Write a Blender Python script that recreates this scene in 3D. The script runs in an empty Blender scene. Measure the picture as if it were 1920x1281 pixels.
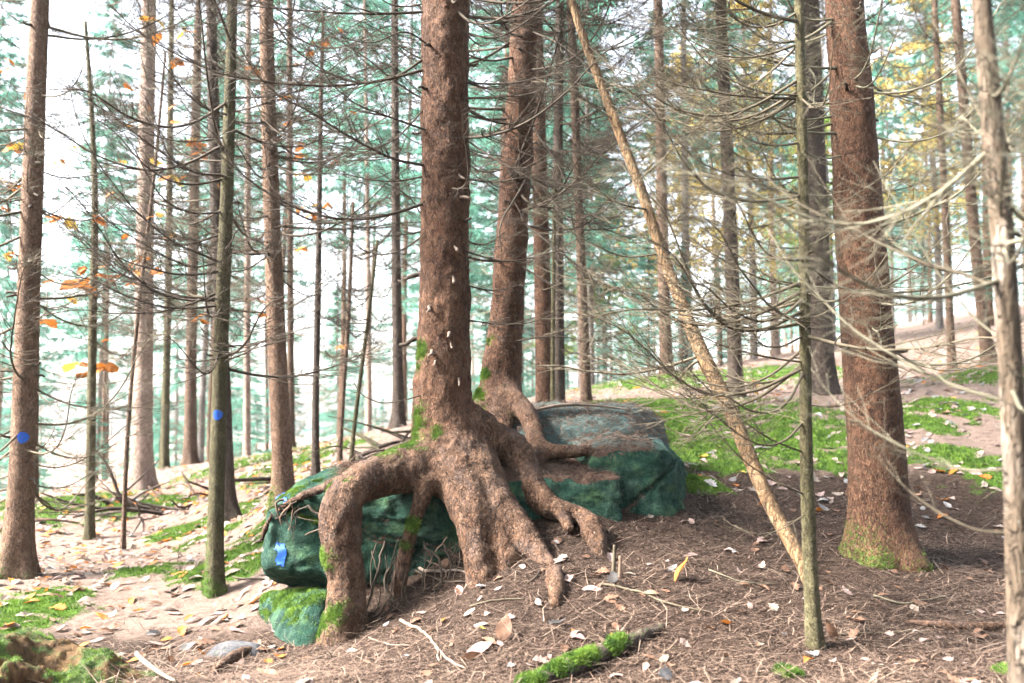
import bpy, math, random
import numpy as np
from mathutils import Vector, Matrix
from mathutils.bvhtree import BVHTree

sc = bpy.context.scene
col = sc.collection
rad = math.radians

# ------------------------------------------------------------------ camera
CAMZ, PITCH, FPX = 1.30, rad(4.0), 35.0 / 36.0 * 1920.0
cam_d = bpy.data.cameras.new('camera')
cam = bpy.data.objects.new('camera', cam_d)
col.objects.link(cam)
cam.location = (0, 0, CAMZ)
cam.rotation_euler = (rad(90) + PITCH, 0, 0)
cam_d.lens = 35.0
cam_d.sensor_width = 36.0
cam_d.clip_start = 0.05
cam_d.clip_end = 900
cam_d.dof.use_dof = True
cam_d.dof.focus_distance = 6.0
cam_d.dof.aperture_fstop = 1.9
sc.camera = cam

# ------------------------------------------------------------------ world, sun, exposure
SUN_EL, SUN_AZ = 42.0, -98.0          # azimuth from +Y (into the picture), negative = left
world = bpy.data.worlds.new('World')
sc.world = world
world.use_nodes = True
wn, wl = world.node_tree.nodes, world.node_tree.links
wn.clear()
w_out = wn.new('ShaderNodeOutputWorld')
w_bg = wn.new('ShaderNodeBackground')
w_sky = wn.new('ShaderNodeTexSky')
w_sky.sky_type = 'NISHITA'
w_sky.sun_disc = False
w_sky.sun_elevation = rad(SUN_EL)
w_sky.sun_rotation = rad(SUN_AZ)
w_sky.air_density = 1.0
w_sky.dust_density = 3.0
w_sky.ozone_density = 1.0
w_hsv = wn.new('ShaderNodeHueSaturation')
w_hsv.inputs['Saturation'].default_value = 0.42
wl.new(w_sky.outputs[0], w_hsv.inputs['Color'])
wl.new(w_hsv.outputs[0], w_bg.inputs['Color'])
w_bg.inputs['Strength'].default_value = 0.07
wl.new(w_bg.outputs[0], w_out.inputs['Surface'])

sun_d = bpy.data.lights.new('sun', 'SUN')
sun_d.energy = 3.1
sun_d.angle = rad(16)
sun_d.color = (1.0, 0.95, 0.88)
sun = bpy.data.objects.new('sun', sun_d)
col.objects.link(sun)
_sd = Vector((math.sin(rad(SUN_AZ)) * math.cos(rad(SUN_EL)), math.cos(rad(SUN_AZ)) * math.cos(rad(SUN_EL)), math.sin(rad(SUN_EL))))
sun.rotation_euler = _sd.to_track_quat('Z', 'Y').to_euler()
sun.location = (-20, 10, 30)

sc.view_settings.view_transform = 'Standard'
sc.view_settings.look = 'None'
sc.view_settings.exposure = 3.95
sc.view_settings.gamma = 1.0
sc.render.engine = 'CYCLES'
cy = sc.cycles
cy.use_denoising = True
cy.use_adaptive_sampling = True
cy.adaptive_threshold = 0.03
cy.max_bounces = 5
cy.diffuse_bounces = 2
cy.glossy_bounces = 2
cy.transmission_bounces = 3
cy.transparent_max_bounces = 8
cy.volume_bounces = 1
cy.caustics_reflective = False
cy.caustics_refractive = False

# ------------------------------------------------------------------ helpers
rng = np.random.default_rng(7)
random.seed(7)
CP, SP = math.cos(PITCH), math.sin(PITCH)

def ray(px, py):
    u = (px - 960.0) / FPX
    v = -(py - 640.5) / FPX
    return np.array([u, CP - v * SP, SP + v * CP])

def P(px, py, Y):
    d = ray(px, py)
    return np.array([0, 0, CAMZ]) + d * (Y / d[1])

def PX(pts):
    """list of (px, py, Y) to world points"""
    return np.array([P(*p) for p in pts])

def hash3(ix, iy, iz, seed):
    h = (ix.astype(np.uint32) * np.uint32(374761393) + iy.astype(np.uint32) * np.uint32(668265263)
         + iz.astype(np.uint32) * np.uint32(2147483647 - 36851) + np.uint32((seed * 974634777 + 12345) & 0xffffffff))
    h = (h ^ (h >> np.uint32(13))) * np.uint32(1274126177)
    h = h ^ (h >> np.uint32(16))
    return (h & np.uint32(0xffffff)).astype(np.float32) / np.float32(0xffffff) * 2 - 1

def vnoise(p, seed=0):
    p = np.asarray(p, dtype=np.float64)
    f = np.floor(p)
    i = f.astype(np.int64)
    t = (p - f).astype(np.float32)
    t = t * t * (3 - 2 * t)
    x, y, z = i[..., 0], i[..., 1], i[..., 2]
    tx, ty, tz = t[..., 0], t[..., 1], t[..., 2]
    def c(a, b, d):
        return hash3(x + a, y + b, z + d, seed)
    x00 = c(0, 0, 0) * (1 - tx) + c(1, 0, 0) * tx
    x10 = c(0, 1, 0) * (1 - tx) + c(1, 1, 0) * tx
    x01 = c(0, 0, 1) * (1 - tx) + c(1, 0, 1) * tx
    x11 = c(0, 1, 1) * (1 - tx) + c(1, 1, 1) * tx
    return (x00 * (1 - ty) + x10 * ty) * (1 - tz) + (x01 * (1 - ty) + x11 * ty) * tz

def fbm(p, scale, seed=0, octv=4, gain=0.5):
    p = np.asarray(p, dtype=np.float64) * scale
    a, out, tot = 1.0, 0, 0
    for o in range(octv):
        out = out + a * vnoise(p, seed + o * 17)
        tot += a
        a *= gain
        p = p * 2.03 + 11.7
    return out / tot

def smooth01(x, a, b):
    t = np.clip((x - a) / (b - a), 0, 1)
    return t * t * (3 - 2 * t)

def resample(pts, vals, step):
    """Catmull-Rom through pts, resampled at ~step; vals (n,) carried along"""
    pts = np.asarray(pts, float)
    vals = np.asarray(vals, float)
    D = np.column_stack([pts, vals])
    n = len(D)
    E = np.vstack([2 * D[0] - D[1], D, 2 * D[-1] - D[-2]])
    out = []
    for i in range(n - 1):
        p0, p1, p2, p3 = E[i:i + 4]
        L = np.linalg.norm(p2[:3] - p1[:3])
        k = max(2, int(math.ceil(L / step)))
        t = (np.arange(k) / k)[:, None]
        out.append(0.5 * (2 * p1 + (p2 - p0) * t + (2 * p0 - 5 * p1 + 4 * p2 - p3) * t ** 2 + (3 * p1 - p0 - 3 * p2 + p3) * t ** 3))
    out.append(D[-1:])
    D = np.vstack(out)
    return D[:, :3], np.maximum(D[:, 3], 1e-4)

def nrm(a):
    return a / np.maximum(np.linalg.norm(a, axis=-1, keepdims=True), 1e-9)

def tubes(Pt, R, sides, cap=False):
    """Pt (n,m,3), R (n,m): n tubes at once"""
    Pt = np.asarray(Pt, float)
    R = np.asarray(R, float)
    n, m, _ = Pt.shape
    T = nrm(np.gradient(Pt, axis=1))
    mt = np.abs(T.mean(axis=1))
    ref = np.zeros((n, 3))
    ref[np.arange(n), mt.argmin(axis=1)] = 1
    N = nrm(np.cross(T, ref[:, None, :]))
    B = np.cross(T, N)
    a = np.arange(sides) / sides * 2 * math.pi
    V = Pt[:, :, None, :] + R[:, :, None, None] * (np.cos(a)[None, None, :, None] * N[:, :, None, :] + np.sin(a)[None, None, :, None] * B[:, :, None, :])
    V = V.reshape(-1, 3)
    idx = np.arange(n * m * sides).reshape(n, m, sides)
    a0 = idx[:, :-1, :]
    a1 = np.roll(a0, -1, axis=2)
    b0 = idx[:, 1:, :]
    b1 = np.roll(b0, -1, axis=2)
    F = [np.stack([a0, a1, b1, b0], axis=-1).reshape(-1, 4)]
    if cap:
        F.append(idx[:, -1, :])
        F.append(idx[:, 0, ::-1])
    return V, F

class Acc:
    def __init__(self):
        self.V, self.F, self.n = [], [], 0
    def add(self, V, F):
        self.V.append(np.asarray(V, float))
        for f in F:
            if len(f):
                self.F.append(np.asarray(f) + self.n)
        self.n += len(V)
        return self
    def get(self):
        return np.vstack(self.V), self.F

def mesh_from(name, V, F, smooth=True, attrs=None):
    me = bpy.data.meshes.new(name)
    V = np.ascontiguousarray(V, dtype=np.float32)
    F = [np.asarray(f, dtype=np.int32) for f in F if len(f)]
    me.vertices.add(len(V))
    me.vertices.foreach_set('co', V.ravel())
    tot = np.concatenate([np.full(len(f), f.shape[1], np.int32) for f in F])
    loops = np.concatenate([f.ravel() for f in F]).astype(np.int32)
    start = np.concatenate([[0], np.cumsum(tot)[:-1]]).astype(np.int32)
    me.loops.add(len(loops))
    me.polygons.add(len(tot))
    me.polygons.foreach_set('loop_start', start)
    me.loops.foreach_set('vertex_index', loops)
    me.polygons.foreach_set('use_smooth', np.full(len(tot), smooth, dtype=bool))
    if attrs:
        for k, v in attrs.items():
            at = me.attributes.new(k, 'FLOAT', 'POINT')
            at.data.foreach_set('value', np.ascontiguousarray(v, dtype=np.float32))
    me.update(calc_edges=True)
    return me

def vnormals(V, F):
    N = np.zeros_like(V)
    for f in F:
        if f.shape[1] < 3:
            continue
        a, b, c = V[f[:, 0]], V[f[:, 1]], V[f[:, 2]]
        fn = np.cross(b - a, c - a)
        if f.shape[1] == 4:
            fn = fn + np.cross(c - a, V[f[:, 3]] - a)
        for k in range(f.shape[1]):
            np.add.at(N, f[:, k], fn)
    return nrm(N)

def tag(o, label=None, cat=None, group=None, kind=None):
    if label: o['label'] = label
    if cat: o['category'] = cat
    if group: o['group'] = group
    if kind: o['kind'] = kind
    return o

def link(name, me, mat=None, parent=None, loc=(0, 0, 0)):
    o = bpy.data.objects.new(name, me)
    col.objects.link(o)
    o.location = loc
    if mat is not None and me is not None and not len(me.materials):
        me.materials.append(mat)
    if parent is not None:
        o.parent = parent
    return o

def empty(name, loc, label, cat, group=None):
    o = bpy.data.objects.new(name, None)
    o.empty_display_size = 0.1
    col.objects.link(o)
    o.location = Vector(loc)
    return tag(o, label, cat, group)

def part(name, V, F, mat, parent, smooth=True, attrs=None):
    base = np.array(parent.location) if parent is not None else np.zeros(3)
    if parent is not None and parent.parent is not None:
        base = base + np.array(parent.parent.location)
    me = mesh_from(name, np.asarray(V) - base, F, smooth, attrs)
    return link(name, me, mat, parent)

def surface_nets(Fd, origin, h):
    ins = Fd < 0
    nx, ny, nz = Fd.shape
    cnt = np.zeros((nx - 1, ny - 1, nz - 1), np.int8)
    for a in (0, 1):
        for b in (0, 1):
            for c in (0, 1):
                cnt += ins[a:nx - 1 + a, b:ny - 1 + b, c:nz - 1 + c]
    act = (cnt > 0) & (cnt < 8)
    ci = np.argwhere(act)
    vid = np.full(act.shape, -1, np.int64)
    vid[act] = np.arange(len(ci))
    pos = np.zeros((len(ci), 3))
    num = np.zeros(len(ci))
    corners = [(a, b, c) for a in (0, 1) for b in (0, 1) for c in (0, 1)]
    for A in corners:
        for ax in range(3):
            if A[ax]:
                continue
            Bc = list(A); Bc[ax] = 1
            fa = Fd[ci[:, 0] + A[0], ci[:, 1] + A[1], ci[:, 2] + A[2]]
            fb = Fd[ci[:, 0] + Bc[0], ci[:, 1] + Bc[1], ci[:, 2] + Bc[2]]
            cr = (fa < 0) != (fb < 0)
            t = np.where(cr, fa / np.where(cr, fa - fb, 1), 0)
            p = np.array(A, float)[None, :].repeat(len(ci), 0)
            p[:, ax] += t
            pos += p * cr[:, None]
            num += cr
    V = (ci + pos / num[:, None]) * h + origin
    quads = []
    for ax in range(3):
        sl0 = [slice(None)] * 3; sl1 = [slice(None)] * 3
        sl0[ax] = slice(0, -1); sl1[ax] = slice(1, None)
        cr = ins[tuple(sl0)] != ins[tuple(sl1)]
        e = np.argwhere(cr)
        o1, o2 = [(1, 2), (2, 0), (0, 1)][ax]
        ok = (e[:, o1] > 0) & (e[:, o2] > 0) & (e[:, o1] < Fd.shape[o1] - 1) & (e[:, o2] < Fd.shape[o2] - 1)
        e = e[ok]
        def cell(d1, d2):
            k = e.copy()
            k[:, o1] += d1; k[:, o2] += d2
            return vid[k[:, 0], k[:, 1], k[:, 2]]
        q = np.stack([cell(-1, -1), cell(0, -1), cell(0, 0), cell(-1, 0)], axis=1)
        inside0 = ins[e[:, 0], e[:, 1], e[:, 2]]
        q[~inside0] = q[~inside0][:, ::-1]
        quads.append(q)
    Q = np.vstack(quads)
    Q = Q[(Q >= 0).all(axis=1)]
    return V, Q

def chain_sdf(shape, origin, h, pts, rads, pad=0.16):
    G = np.full(shape, 9.0, np.float32)
    for i in range(len(pts) - 1):
        a, b = pts[i], pts[i + 1]
        r = max(rads[i], rads[i + 1]) + pad
        lo = np.maximum(((np.minimum(a, b) - r - origin) / h).astype(int), 0)
        hi = np.minimum(((np.maximum(a, b) + r - origin) / h).astype(int) + 2, shape)
        if (hi <= lo).any():
            continue
        X = (np.arange(lo[0], hi[0]) * h + origin[0]).astype(np.float32)[:, None, None]
        Yy = (np.arange(lo[1], hi[1]) * h + origin[1]).astype(np.float32)[None, :, None]
        Z = (np.arange(lo[2], hi[2]) * h + origin[2]).astype(np.float32)[None, None, :]
        ab = b - a
        L2 = max(float(ab @ ab), 1e-9)
        t = ((X - a[0]) * ab[0] + (Yy - a[1]) * ab[1] + (Z - a[2]) * ab[2]) / L2
        t = np.clip(t, 0, 1)
        d = np.sqrt((X - a[0] - t * ab[0]) ** 2 + (Yy - a[1] - t * ab[1]) ** 2 + (Z - a[2] - t * ab[2]) ** 2) - (rads[i] + t * (rads[i + 1] - rads[i]))
        s = (slice(lo[0], hi[0]), slice(lo[1], hi[1]), slice(lo[2], hi[2]))
        G[s] = np.minimum(G[s], d)
    return G

def smin(a, b, k):
    hh = np.clip(0.5 + 0.5 * (b - a) / k, 0, 1)
    return b * (1 - hh) + a * hh - k * hh * (1 - hh)

def chain_dist(Q, pts, rads):
    best = np.full(len(Q), 9.0)
    for i in range(len(pts) - 1):
        a, b = pts[i], pts[i + 1]
        ab = b - a
        t = np.clip(((Q - a) @ ab) / max(float(ab @ ab), 1e-9), 0, 1)
        d = np.linalg.norm(Q - a - t[:, None] * ab, axis=1) - (rads[i] + t * (rads[i + 1] - rads[i]))
        best = np.minimum(best, d)
    return best

# ------------------------------------------------------------------ materials
class NT:
    def __init__(self, name):
        self.m = bpy.data.materials.new(name)
        self.m.use_nodes = True
        self.n, self.l = self.m.node_tree.nodes, self.m.node_tree.links
        self.n.clear()
        self.out = self.n.new('ShaderNodeOutputMaterial')
        self.b = self.n.new('ShaderNodeBsdfPrincipled')
        self.l.new(self.b.outputs[0], self.out.inputs['Surface'])
        self.tc = self.n.new('ShaderNodeTexCoord')
    def _set(self, sock, v):
        if hasattr(v, 'is_linked') or isinstance(v, bpy.types.NodeSocket):
            self.l.new(v, sock)
        else:
            if isinstance(v, (tuple, list)) and len(v) == 3 and sock.type == 'RGBA':
                v = (*v, 1)
            sock.default_value = v
    def co(self, scale=(1, 1, 1), kind='Object'):
        mp = self.n.new('ShaderNodeMapping')
        self.l.new(self.tc.outputs[kind], mp.inputs['Vector'])
        mp.inputs['Scale'].default_value = scale
        return mp.outputs[0]
    def noise(self, vec, scale, detail=4, rough=0.55, dist=0.0):
        t = self.n.new('ShaderNodeTexNoise')
        self.l.new(vec, t.inputs['Vector'])
        t.inputs['Scale'].default_value = scale
        t.inputs['Detail'].default_value = detail
        t.inputs['Roughness'].default_value = rough
        t.inputs['Distortion'].default_value = dist
        return t.outputs['Fac']
    def voro(self, vec, scale, feature='DISTANCE_TO_EDGE', out='Distance'):
        t = self.n.new('ShaderNodeTexVoronoi')
        t.feature = feature
        self.l.new(vec, t.inputs['Vector'])
        t.inputs['Scale'].default_value = scale
        return t.outputs[out]
    def ramp(self, fac, a, b, c0=(0, 0, 0), c1=(1, 1, 1)):
        r = self.n.new('ShaderNodeValToRGB')
        self.l.new(fac, r.inputs[0])
        r.color_ramp.elements[0].position = a
        r.color_ramp.elements[1].position = b
        r.color_ramp.elements[0].color = (*c0, 1)
        r.color_ramp.elements[1].color = (*c1, 1)
        return r.outputs[0]
    def mix(self, fac, a, b, mode='MIX'):
        m = self.n.new('ShaderNodeMix')
        m.data_type = 'RGBA'
        m.blend_type = mode
        self._set(m.inputs[0], fac)
        self._set(m.inputs[6], a)
        self._set(m.inputs[7], b)
        return m.outputs[2]
    def math(self, op, a, b=0.0, clamp=False):
        m = self.n.new('ShaderNodeMath')
        m.operation = op
        m.use_clamp = clamp
        self._set(m.inputs[0], a)
        self._set(m.inputs[1], b)
        return m.outputs[0]
    def attr(self, name):
        a = self.n.new('ShaderNodeAttribute')
        a.attribute_name = name
        return a.outputs['Fac']
    def rand(self):
        return self.n.new('ShaderNodeObjectInfo').outputs['Random']
    def bump(self, height, strength, dist, normal=None):
        b = self.n.new('ShaderNodeBump')
        self._set(b.inputs['Height'], height)
        b.inputs['Strength'].default_value = strength
        b.inputs['Distance'].default_value = dist
        if normal is not None:
            self.l.new(normal, b.inputs['Normal'])
        self.l.new(b.outputs[0], self.b.inputs['Normal'])
        return b.outputs[0]
    def fin(self, color, rough=0.85, spec=0.25):
        self._set(self.b.inputs['Base Color'], color)
        self._set(self.b.inputs['Roughness'], rough)
        self.b.inputs['Specular IOR Level'].default_value = spec
        return self.m

MOSS_A, MOSS_B = (0.022, 0.055, 0.008), (0.085, 0.15, 0.018)

def mat_bark(name, c_dark, c_mid, c_light, scale=1.0, crack=1.0, mosscol=True, stretch=0.5, grain=False, greypatch=False):
    t = NT(name)
    v = t.co((1, 1, stretch))
    v1 = t.co((1, 1, 1))
    big = t.noise(v1, 3.0, 3)
    med = t.noise(v, 22 * scale, 5, 0.65, 0.4)
    fine = t.noise(v, 130 * scale, 3, 0.6)
    wv = t.n.new('ShaderNodeVectorMath'); wv.operation = 'ADD'
    t.l.new(v, wv.inputs[0])
    sc_ = t.n.new('ShaderNodeTexNoise'); t.l.new(v, sc_.inputs['Vector']); sc_.inputs['Scale'].default_value = 30 * scale
    ml = t.n.new('ShaderNodeVectorMath'); ml.operation = 'SCALE'; t.l.new(sc_.outputs['Color'], ml.inputs[0]); ml.inputs['Scale'].default_value = 0.05 / scale
    t.l.new(ml.outputs[0], wv.inputs[1])
    ed = t.voro(wv.outputs[0], 80 * scale)
    cell = t.voro(wv.outputs[0], 80 * scale, 'F1', 'Color')
    ck0 = t.ramp(ed, 0.0, 0.10)
    ck = t.math('MAXIMUM', ck0, t.ramp(t.noise(v1, 16, 4, 0.7), 0.42, 0.58))
    sep = t.n.new('ShaderNodeSeparateColor'); t.l.new(cell, sep.inputs[0])
    c = t.mix(t.ramp(med, 0.40, 0.75), c_mid, c_light)
    c = t.mix(t.math('MULTIPLY', t.ramp(sep.outputs[0], 0.40, 0.95), 0.72), c, c_dark)
    c = t.mix(t.math('MULTIPLY', t.ramp(sep.outputs[2], 0.72, 0.88), 0.55), c, c_light)
    c = t.mix(t.math('MULTIPLY', t.ramp(fine, 0.42, 0.68), 0.55), c, c_dark)
    c = t.mix(t.ramp(big, 0.42, 0.68), c, t.mix(0.35, c, c_light))
    c = t.mix(t.math('MULTIPLY', t.ramp(t.noise(t.co((1, 1, .35)), 7, 4, 0.6), 0.5, 0.7), 0.5), c, c_dark)
    c = t.mix(t.math('MULTIPLY', t.math('SUBTRACT', 1.0, ck), 0.75 * crack, True), c, tuple(x * 0.35 for x in c_dark))
    if greypatch:
        c = t.mix(t.math('MULTIPLY', t.ramp(t.noise(v1, 6, 5, 0.65), 0.50, 0.64), 0.26), c, t.mix(med, (0.05, 0.036, 0.034), (0.14, 0.112, 0.108)))
    if grain:
        pf = t.ramp(t.noise(t.co((1, 1, .28)), 9, 5, 0.6, 0.6), 0.43, 0.50)
        c = t.mix(pf, c, t.mix(fine, (0.03, 0.02, 0.012), (0.10, 0.074, 0.052)))
    lich = t.ramp(t.noise(v1, 85, 2, 0.5), 0.69, 0.74)
    c = t.mix(t.math('MULTIPLY', lich, 0.35), c, (0.34, 0.36, 0.30))
    ms = t.attr('moss')
    mf = t.ramp(t.math('ADD', ms, t.math('MULTIPLY', t.math('SUBTRACT', t.noise(v1, 38, 6, 0.75), 0.5), 1.8)), 0.40, 0.78)
    c = t.mix(mf, c, t.mix(t.noise(v1, 90, 3), MOSS_A, MOSS_B))
    h = t.math('ADD', t.math('MULTIPLY', ck, 0.6), t.math('ADD', t.math('MULTIPLY', med, 0.7), t.math('MULTIPLY', fine, 0.35)))
    h = t.math('ADD', h, t.math('MULTIPLY', sep.outputs[1], 0.5))
    t.bump(h, 1.0, 0.03)
    return t.fin(c, 0.88, 0.2)

M = {}
M['bark'] = mat_bark('bark_reddish', (0.018, 0.007, 0.0035), (0.076, 0.033, 0.0165), (0.140, 0.076, 0.045))
M['bark_brown'] = mat_bark('bark_brown', (0.035, 0.020, 0.013), (0.10, 0.059, 0.038), (0.165, 0.11, 0.078), 1.3)
M['bark_warm'] = mat_bark('bark_warm', (0.045, 0.023, 0.013), (0.145, 0.08, 0.048), (0.25, 0.165, 0.115), 1.3)  # brighter bark copy, sunlight on the trunks put into its colour
M['bark_grey'] = mat_bark('bark_grey', (0.06, 0.05, 0.045), (0.17, 0.145, 0.13), (0.28, 0.25, 0.23), 1.1)
M['bark_green'] = mat_bark('bark_greenish', (0.026, 0.021, 0.010), (0.082, 0.068, 0.031), (0.14, 0.125, 0.068), 1.8, 0.6)
M['bark_dark'] = mat_bark('bark_dark', (0.02, 0.014, 0.011), (0.06, 0.042, 0.032), (0.10, 0.075, 0.06), 1.2)
M['bark_pale'] = mat_bark('bark_pale', (0.13, 0.085, 0.065), (0.27, 0.19, 0.15), (0.40, 0.31, 0.26), 0.9, 0.7)
M['bark_peel'] = mat_bark('bark_peeling', (0.03, 0.017, 0.009), (0.125, 0.072, 0.033), (0.205, 0.135, 0.075), 0.7, 0.6, True, 0.25)
M['bark_bleached'] = mat_bark('bark_bleached', (0.04, 0.028, 0.02), (0.145, 0.115, 0.088), (0.25, 0.21, 0.17), 0.55, 0.6, True, 0.2, True)
M['root'] = mat_bark('root_bark', (0.016, 0.007, 0.0035), (0.072, 0.034, 0.017), (0.130, 0.077, 0.049), 0.8, 1.0, True, 0.6, False, True)

def mat_twig(name, a, b):
    t = NT(name)
    v = t.co()
    c = t.mix(t.ramp(t.noise(v, 9, 3), 0.35, 0.65), a, b)
    c = t.mix(t.math('MULTIPLY', t.rand(), 0.5), c, tuple(x * 0.6 for x in a))
    t.bump(t.noise(v, 160, 3), 0.5, 0.003)
    return t.fin(c, 0.85, 0.2)
M['twig_dark'] = mat_twig('twig_dark', (0.036, 0.027, 0.019), (0.07, 0.054, 0.04))
M['twig_pale'] = mat_twig('twig_pale', (0.075, 0.066, 0.044), (0.145, 0.13, 0.092))
M['twig_mid'] = mat_twig('twig_mid', (0.055, 0.043, 0.028), (0.105, 0.088, 0.06))
M['twig_red'] = mat_twig('twig_red', (0.16, 0.10, 0.07), (0.26, 0.18, 0.13))
M['stick'] = mat_twig('stick_wood', (0.11, 0.08, 0.06), (0.20, 0.155, 0.125))

def mat_rock(name, a, b, c3):
    t = NT(name)
    v = t.co()
    n1 = t.noise(v, 2.4, 5, 0.6)
    n2 = t.noise(v, 11, 6, 0.68)
    n3 = t.noise(v, 90, 4, 0.7)
    c = t.mix(t.ramp(n1, 0.40, 0.60), a, b)
    c = t.mix(t.math('MULTIPLY', t.ramp(n2, 0.46, 0.66), 0.8), c, c3)
    c = t.mix(t.math('MULTIPLY', t.ramp(t.noise(v, 38, 5, 0.75), 0.54, 0.68), 0.55), c, tuple(x * 1.25 for x in c3))
    alg = t.ramp(t.noise(v, 5.5, 6, 0.72), 0.52, 0.66)
    c = t.mix(t.math('MULTIPLY', alg, 0.55), c, (0.075, 0.15, 0.05) if a[1] > a[0] * 1.5 else c3)
    strk = t.noise(t.co((2.2, 2.2, .5)), 6, 5, 0.65)
    c = t.mix(t.math('MULTIPLY', t.ramp(strk, 0.5, 0.68), 0.6), c, tuple(x * 0.35 for x in a))
    c = t.mix(t.math('MULTIPLY', t.ramp(n3, 0.35, 0.7), 0.45), c, tuple(x * 0.4 for x in a))
    sp = t.ramp(t.noise(v, 230, 2), 0.70, 0.74)
    c = t.mix(t.math('MULTIPLY', sp, 0.35), c, (0.30, 0.38, 0.33))
    ms = t.attr('moss')
    mf = t.ramp(t.math('ADD', ms, t.math('MULTIPLY', t.math('SUBTRACT', t.noise(v, 30, 5, 0.7), 0.5), 0.9)), 0.40, 0.62)
    c = t.mix(mf, c, t.mix(t.noise(v, 80, 3), MOSS_A, MOSS_B))
    lt = t.attr('litter')
    lf = t.ramp(t.math('ADD', lt, t.math('MULTIPLY', t.math('SUBTRACT', t.noise(v, 24, 5, 0.7), 0.5), 0.8)), 0.42, 0.58)
    c = t.mix(lf, c, t.mix(t.noise(v, 150, 4, 0.7), (0.035, 0.019, 0.013), (0.135, 0.078, 0.056)))
    bare = t.attr('bare')
    bf = t.ramp(t.math('ADD', bare, t.math('MULTIPLY', t.math('SUBTRACT', t.noise(v, 12, 4, 0.7), 0.5), 0.6)), 0.45, 0.6)
    c = t.mix(bf, c, t.mix(n3, (0.035, 0.066, 0.064), (0.09, 0.135, 0.13)))
    h = t.math('ADD', t.math('MULTIPLY', n2, 0.6), t.math('MULTIPLY', n3, 0.5))
    t.bump(h, 1.0, 0.05)
    return t.fin(c, 0.95, 0.12)
M['rock'] = mat_rock('rock_green', (0.008, 0.030, 0.021), (0.020, 0.062, 0.042), (0.060, 0.112, 0.084))
M['stone'] = mat_rock('stone_grey', (0.065, 0.065, 0.072), (0.10, 0.10, 0.11), (0.15, 0.145, 0.145))

def mat_ground():
    t = NT('forest_floor')
    v = t.co()
    n1 = t.noise(v, 1.3, 4, 0.6)
    n2 = t.noise(v, 14, 5, 0.7)
    n3 = t.noise(v, 120, 4, 0.75, 0.8)
    needle = t.mix(t.ramp(n3, 0.3, 0.72), (0.015, 0.0095, 0.0065), (0.092, 0.063, 0.047))
    needle = t.mix(t.math('MULTIPLY', t.ramp(n2, 0.42, 0.66), 0.65), needle, (0.075, 0.049, 0.039))
    needle = t.mix(t.math('MULTIPLY', t.ramp(t.noise(v, 26, 5, 0.75, 0.5), 0.47, 0.60), 0.85), needle, (0.014, 0.008, 0.006))
    lit = t.mix(t.ramp(n3, 0.3, 0.7), (0.085, 0.055, 0.042), (0.33, 0.25, 0.21))
    lit = t.mix(t.math('MULTIPLY', t.ramp(n2, 0.48, 0.62), 0.6), lit, (0.10, 0.065, 0.05))
    lf = t.ramp(t.math('ADD', t.attr('litter'), t.math('MULTIPLY', t.math('SUBTRACT', t.noise(v, 7, 5, 0.7), 0.5), 0.8)), 0.35, 0.7)
    c = t.mix(lf, needle, lit)
    mf = t.ramp(t.math('ADD', t.attr('moss'), t.math('MULTIPLY', t.math('SUBTRACT', t.noise(v, 16, 5, 0.75), 0.5), 0.9)), 0.42, 0.66)
    c = t.mix(mf, c, t.mix(t.ramp(t.noise(v, 60, 4, 0.7), 0.3, 0.7), (0.024, 0.062, 0.008), (0.085, 0.165, 0.018)))
    t.bump(t.math('ADD', t.math('MULTIPLY', n2, 0.8), t.math('MULTIPLY', n3, 0.6)), 1.0, 0.06)
    return t.fin(c, 0.95, 0.1)
M['ground'] = mat_ground()

def mat_leafy(name, a, b, translucent=0.4, per_obj=True, nsc=1.2):
    t = NT(name)
    v = t.co()
    f = t.noise(v, nsc if not per_obj else 25, 3)
    c = t.mix(t.ramp(f, 0.34, 0.66), a, b)
    if per_obj:
        c = t.mix(t.math('MULTIPLY', t.rand(), 0.45), c, tuple(x * 0.55 for x in a))
    t.fin(c, 0.7, 0.25)
    if translucent:
        tr = t.n.new('ShaderNodeBsdfTranslucent')
        t.l.new(c, tr.inputs['Color'])
        ms = t.n.new('ShaderNodeMixShader')
        ms.inputs[0].default_value = translucent
        t.l.new(t.b.outputs[0], ms.inputs[1])
        t.l.new(tr.outputs[0], ms.inputs[2])
        t.l.new(ms.outputs[0], t.out.inputs['Surface'])
    return t.m
LEAFCOL = {
    'pale beige': ((0.29, 0.225, 0.18), (0.42, 0.345, 0.29)),
    'dull pink': ((0.33, 0.23, 0.20), (0.46, 0.34, 0.31)),
    'brown': ((0.20, 0.105, 0.07), (0.33, 0.19, 0.12)),
    'orange': ((0.45, 0.13, 0.02), (0.62, 0.24, 0.04)),
    'yellow': ((0.60, 0.38, 0.05), (0.72, 0.52, 0.10)),
    'silvery grey': ((0.27, 0.26, 0.26), (0.40, 0.385, 0.38)),
}
for k, (a, b) in LEAFCOL.items():
    M['leaf ' + k] = mat_leafy('leaf_' + k.replace(' ', '_'), tuple(x * .5 for x in a), tuple(x * .58 for x in b), 0.25)
M['needles_live'] = mat_leafy('spruce_needles', (0.065, 0.18, 0.135), (0.12, 0.29, 0.22), 0.5, False)
M['needles_yellow'] = mat_leafy('autumn_foliage_yellow', (0.40, 0.28, 0.08), (0.48, 0.42, 0.16), 0.45, False)
M['needles_green'] = mat_leafy('foliage_light_green', (0.12, 0.22, 0.04), (0.22, 0.32, 0.07), 0.45, False)
M['moss'] = mat_leafy('moss_blades', (0.024, 0.062, 0.008), (0.11, 0.185, 0.022), 0.3, False, 14)
M['litter'] = mat_leafy('fallen_needles', (0.018, 0.0105, 0.0075), (0.128, 0.083, 0.060), 0, False, 45)
M['litter_pale'] = mat_leafy('fallen_twigs', (0.06, 0.038, 0.027), (0.195, 0.145, 0.11), 0, False, 9)
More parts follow.
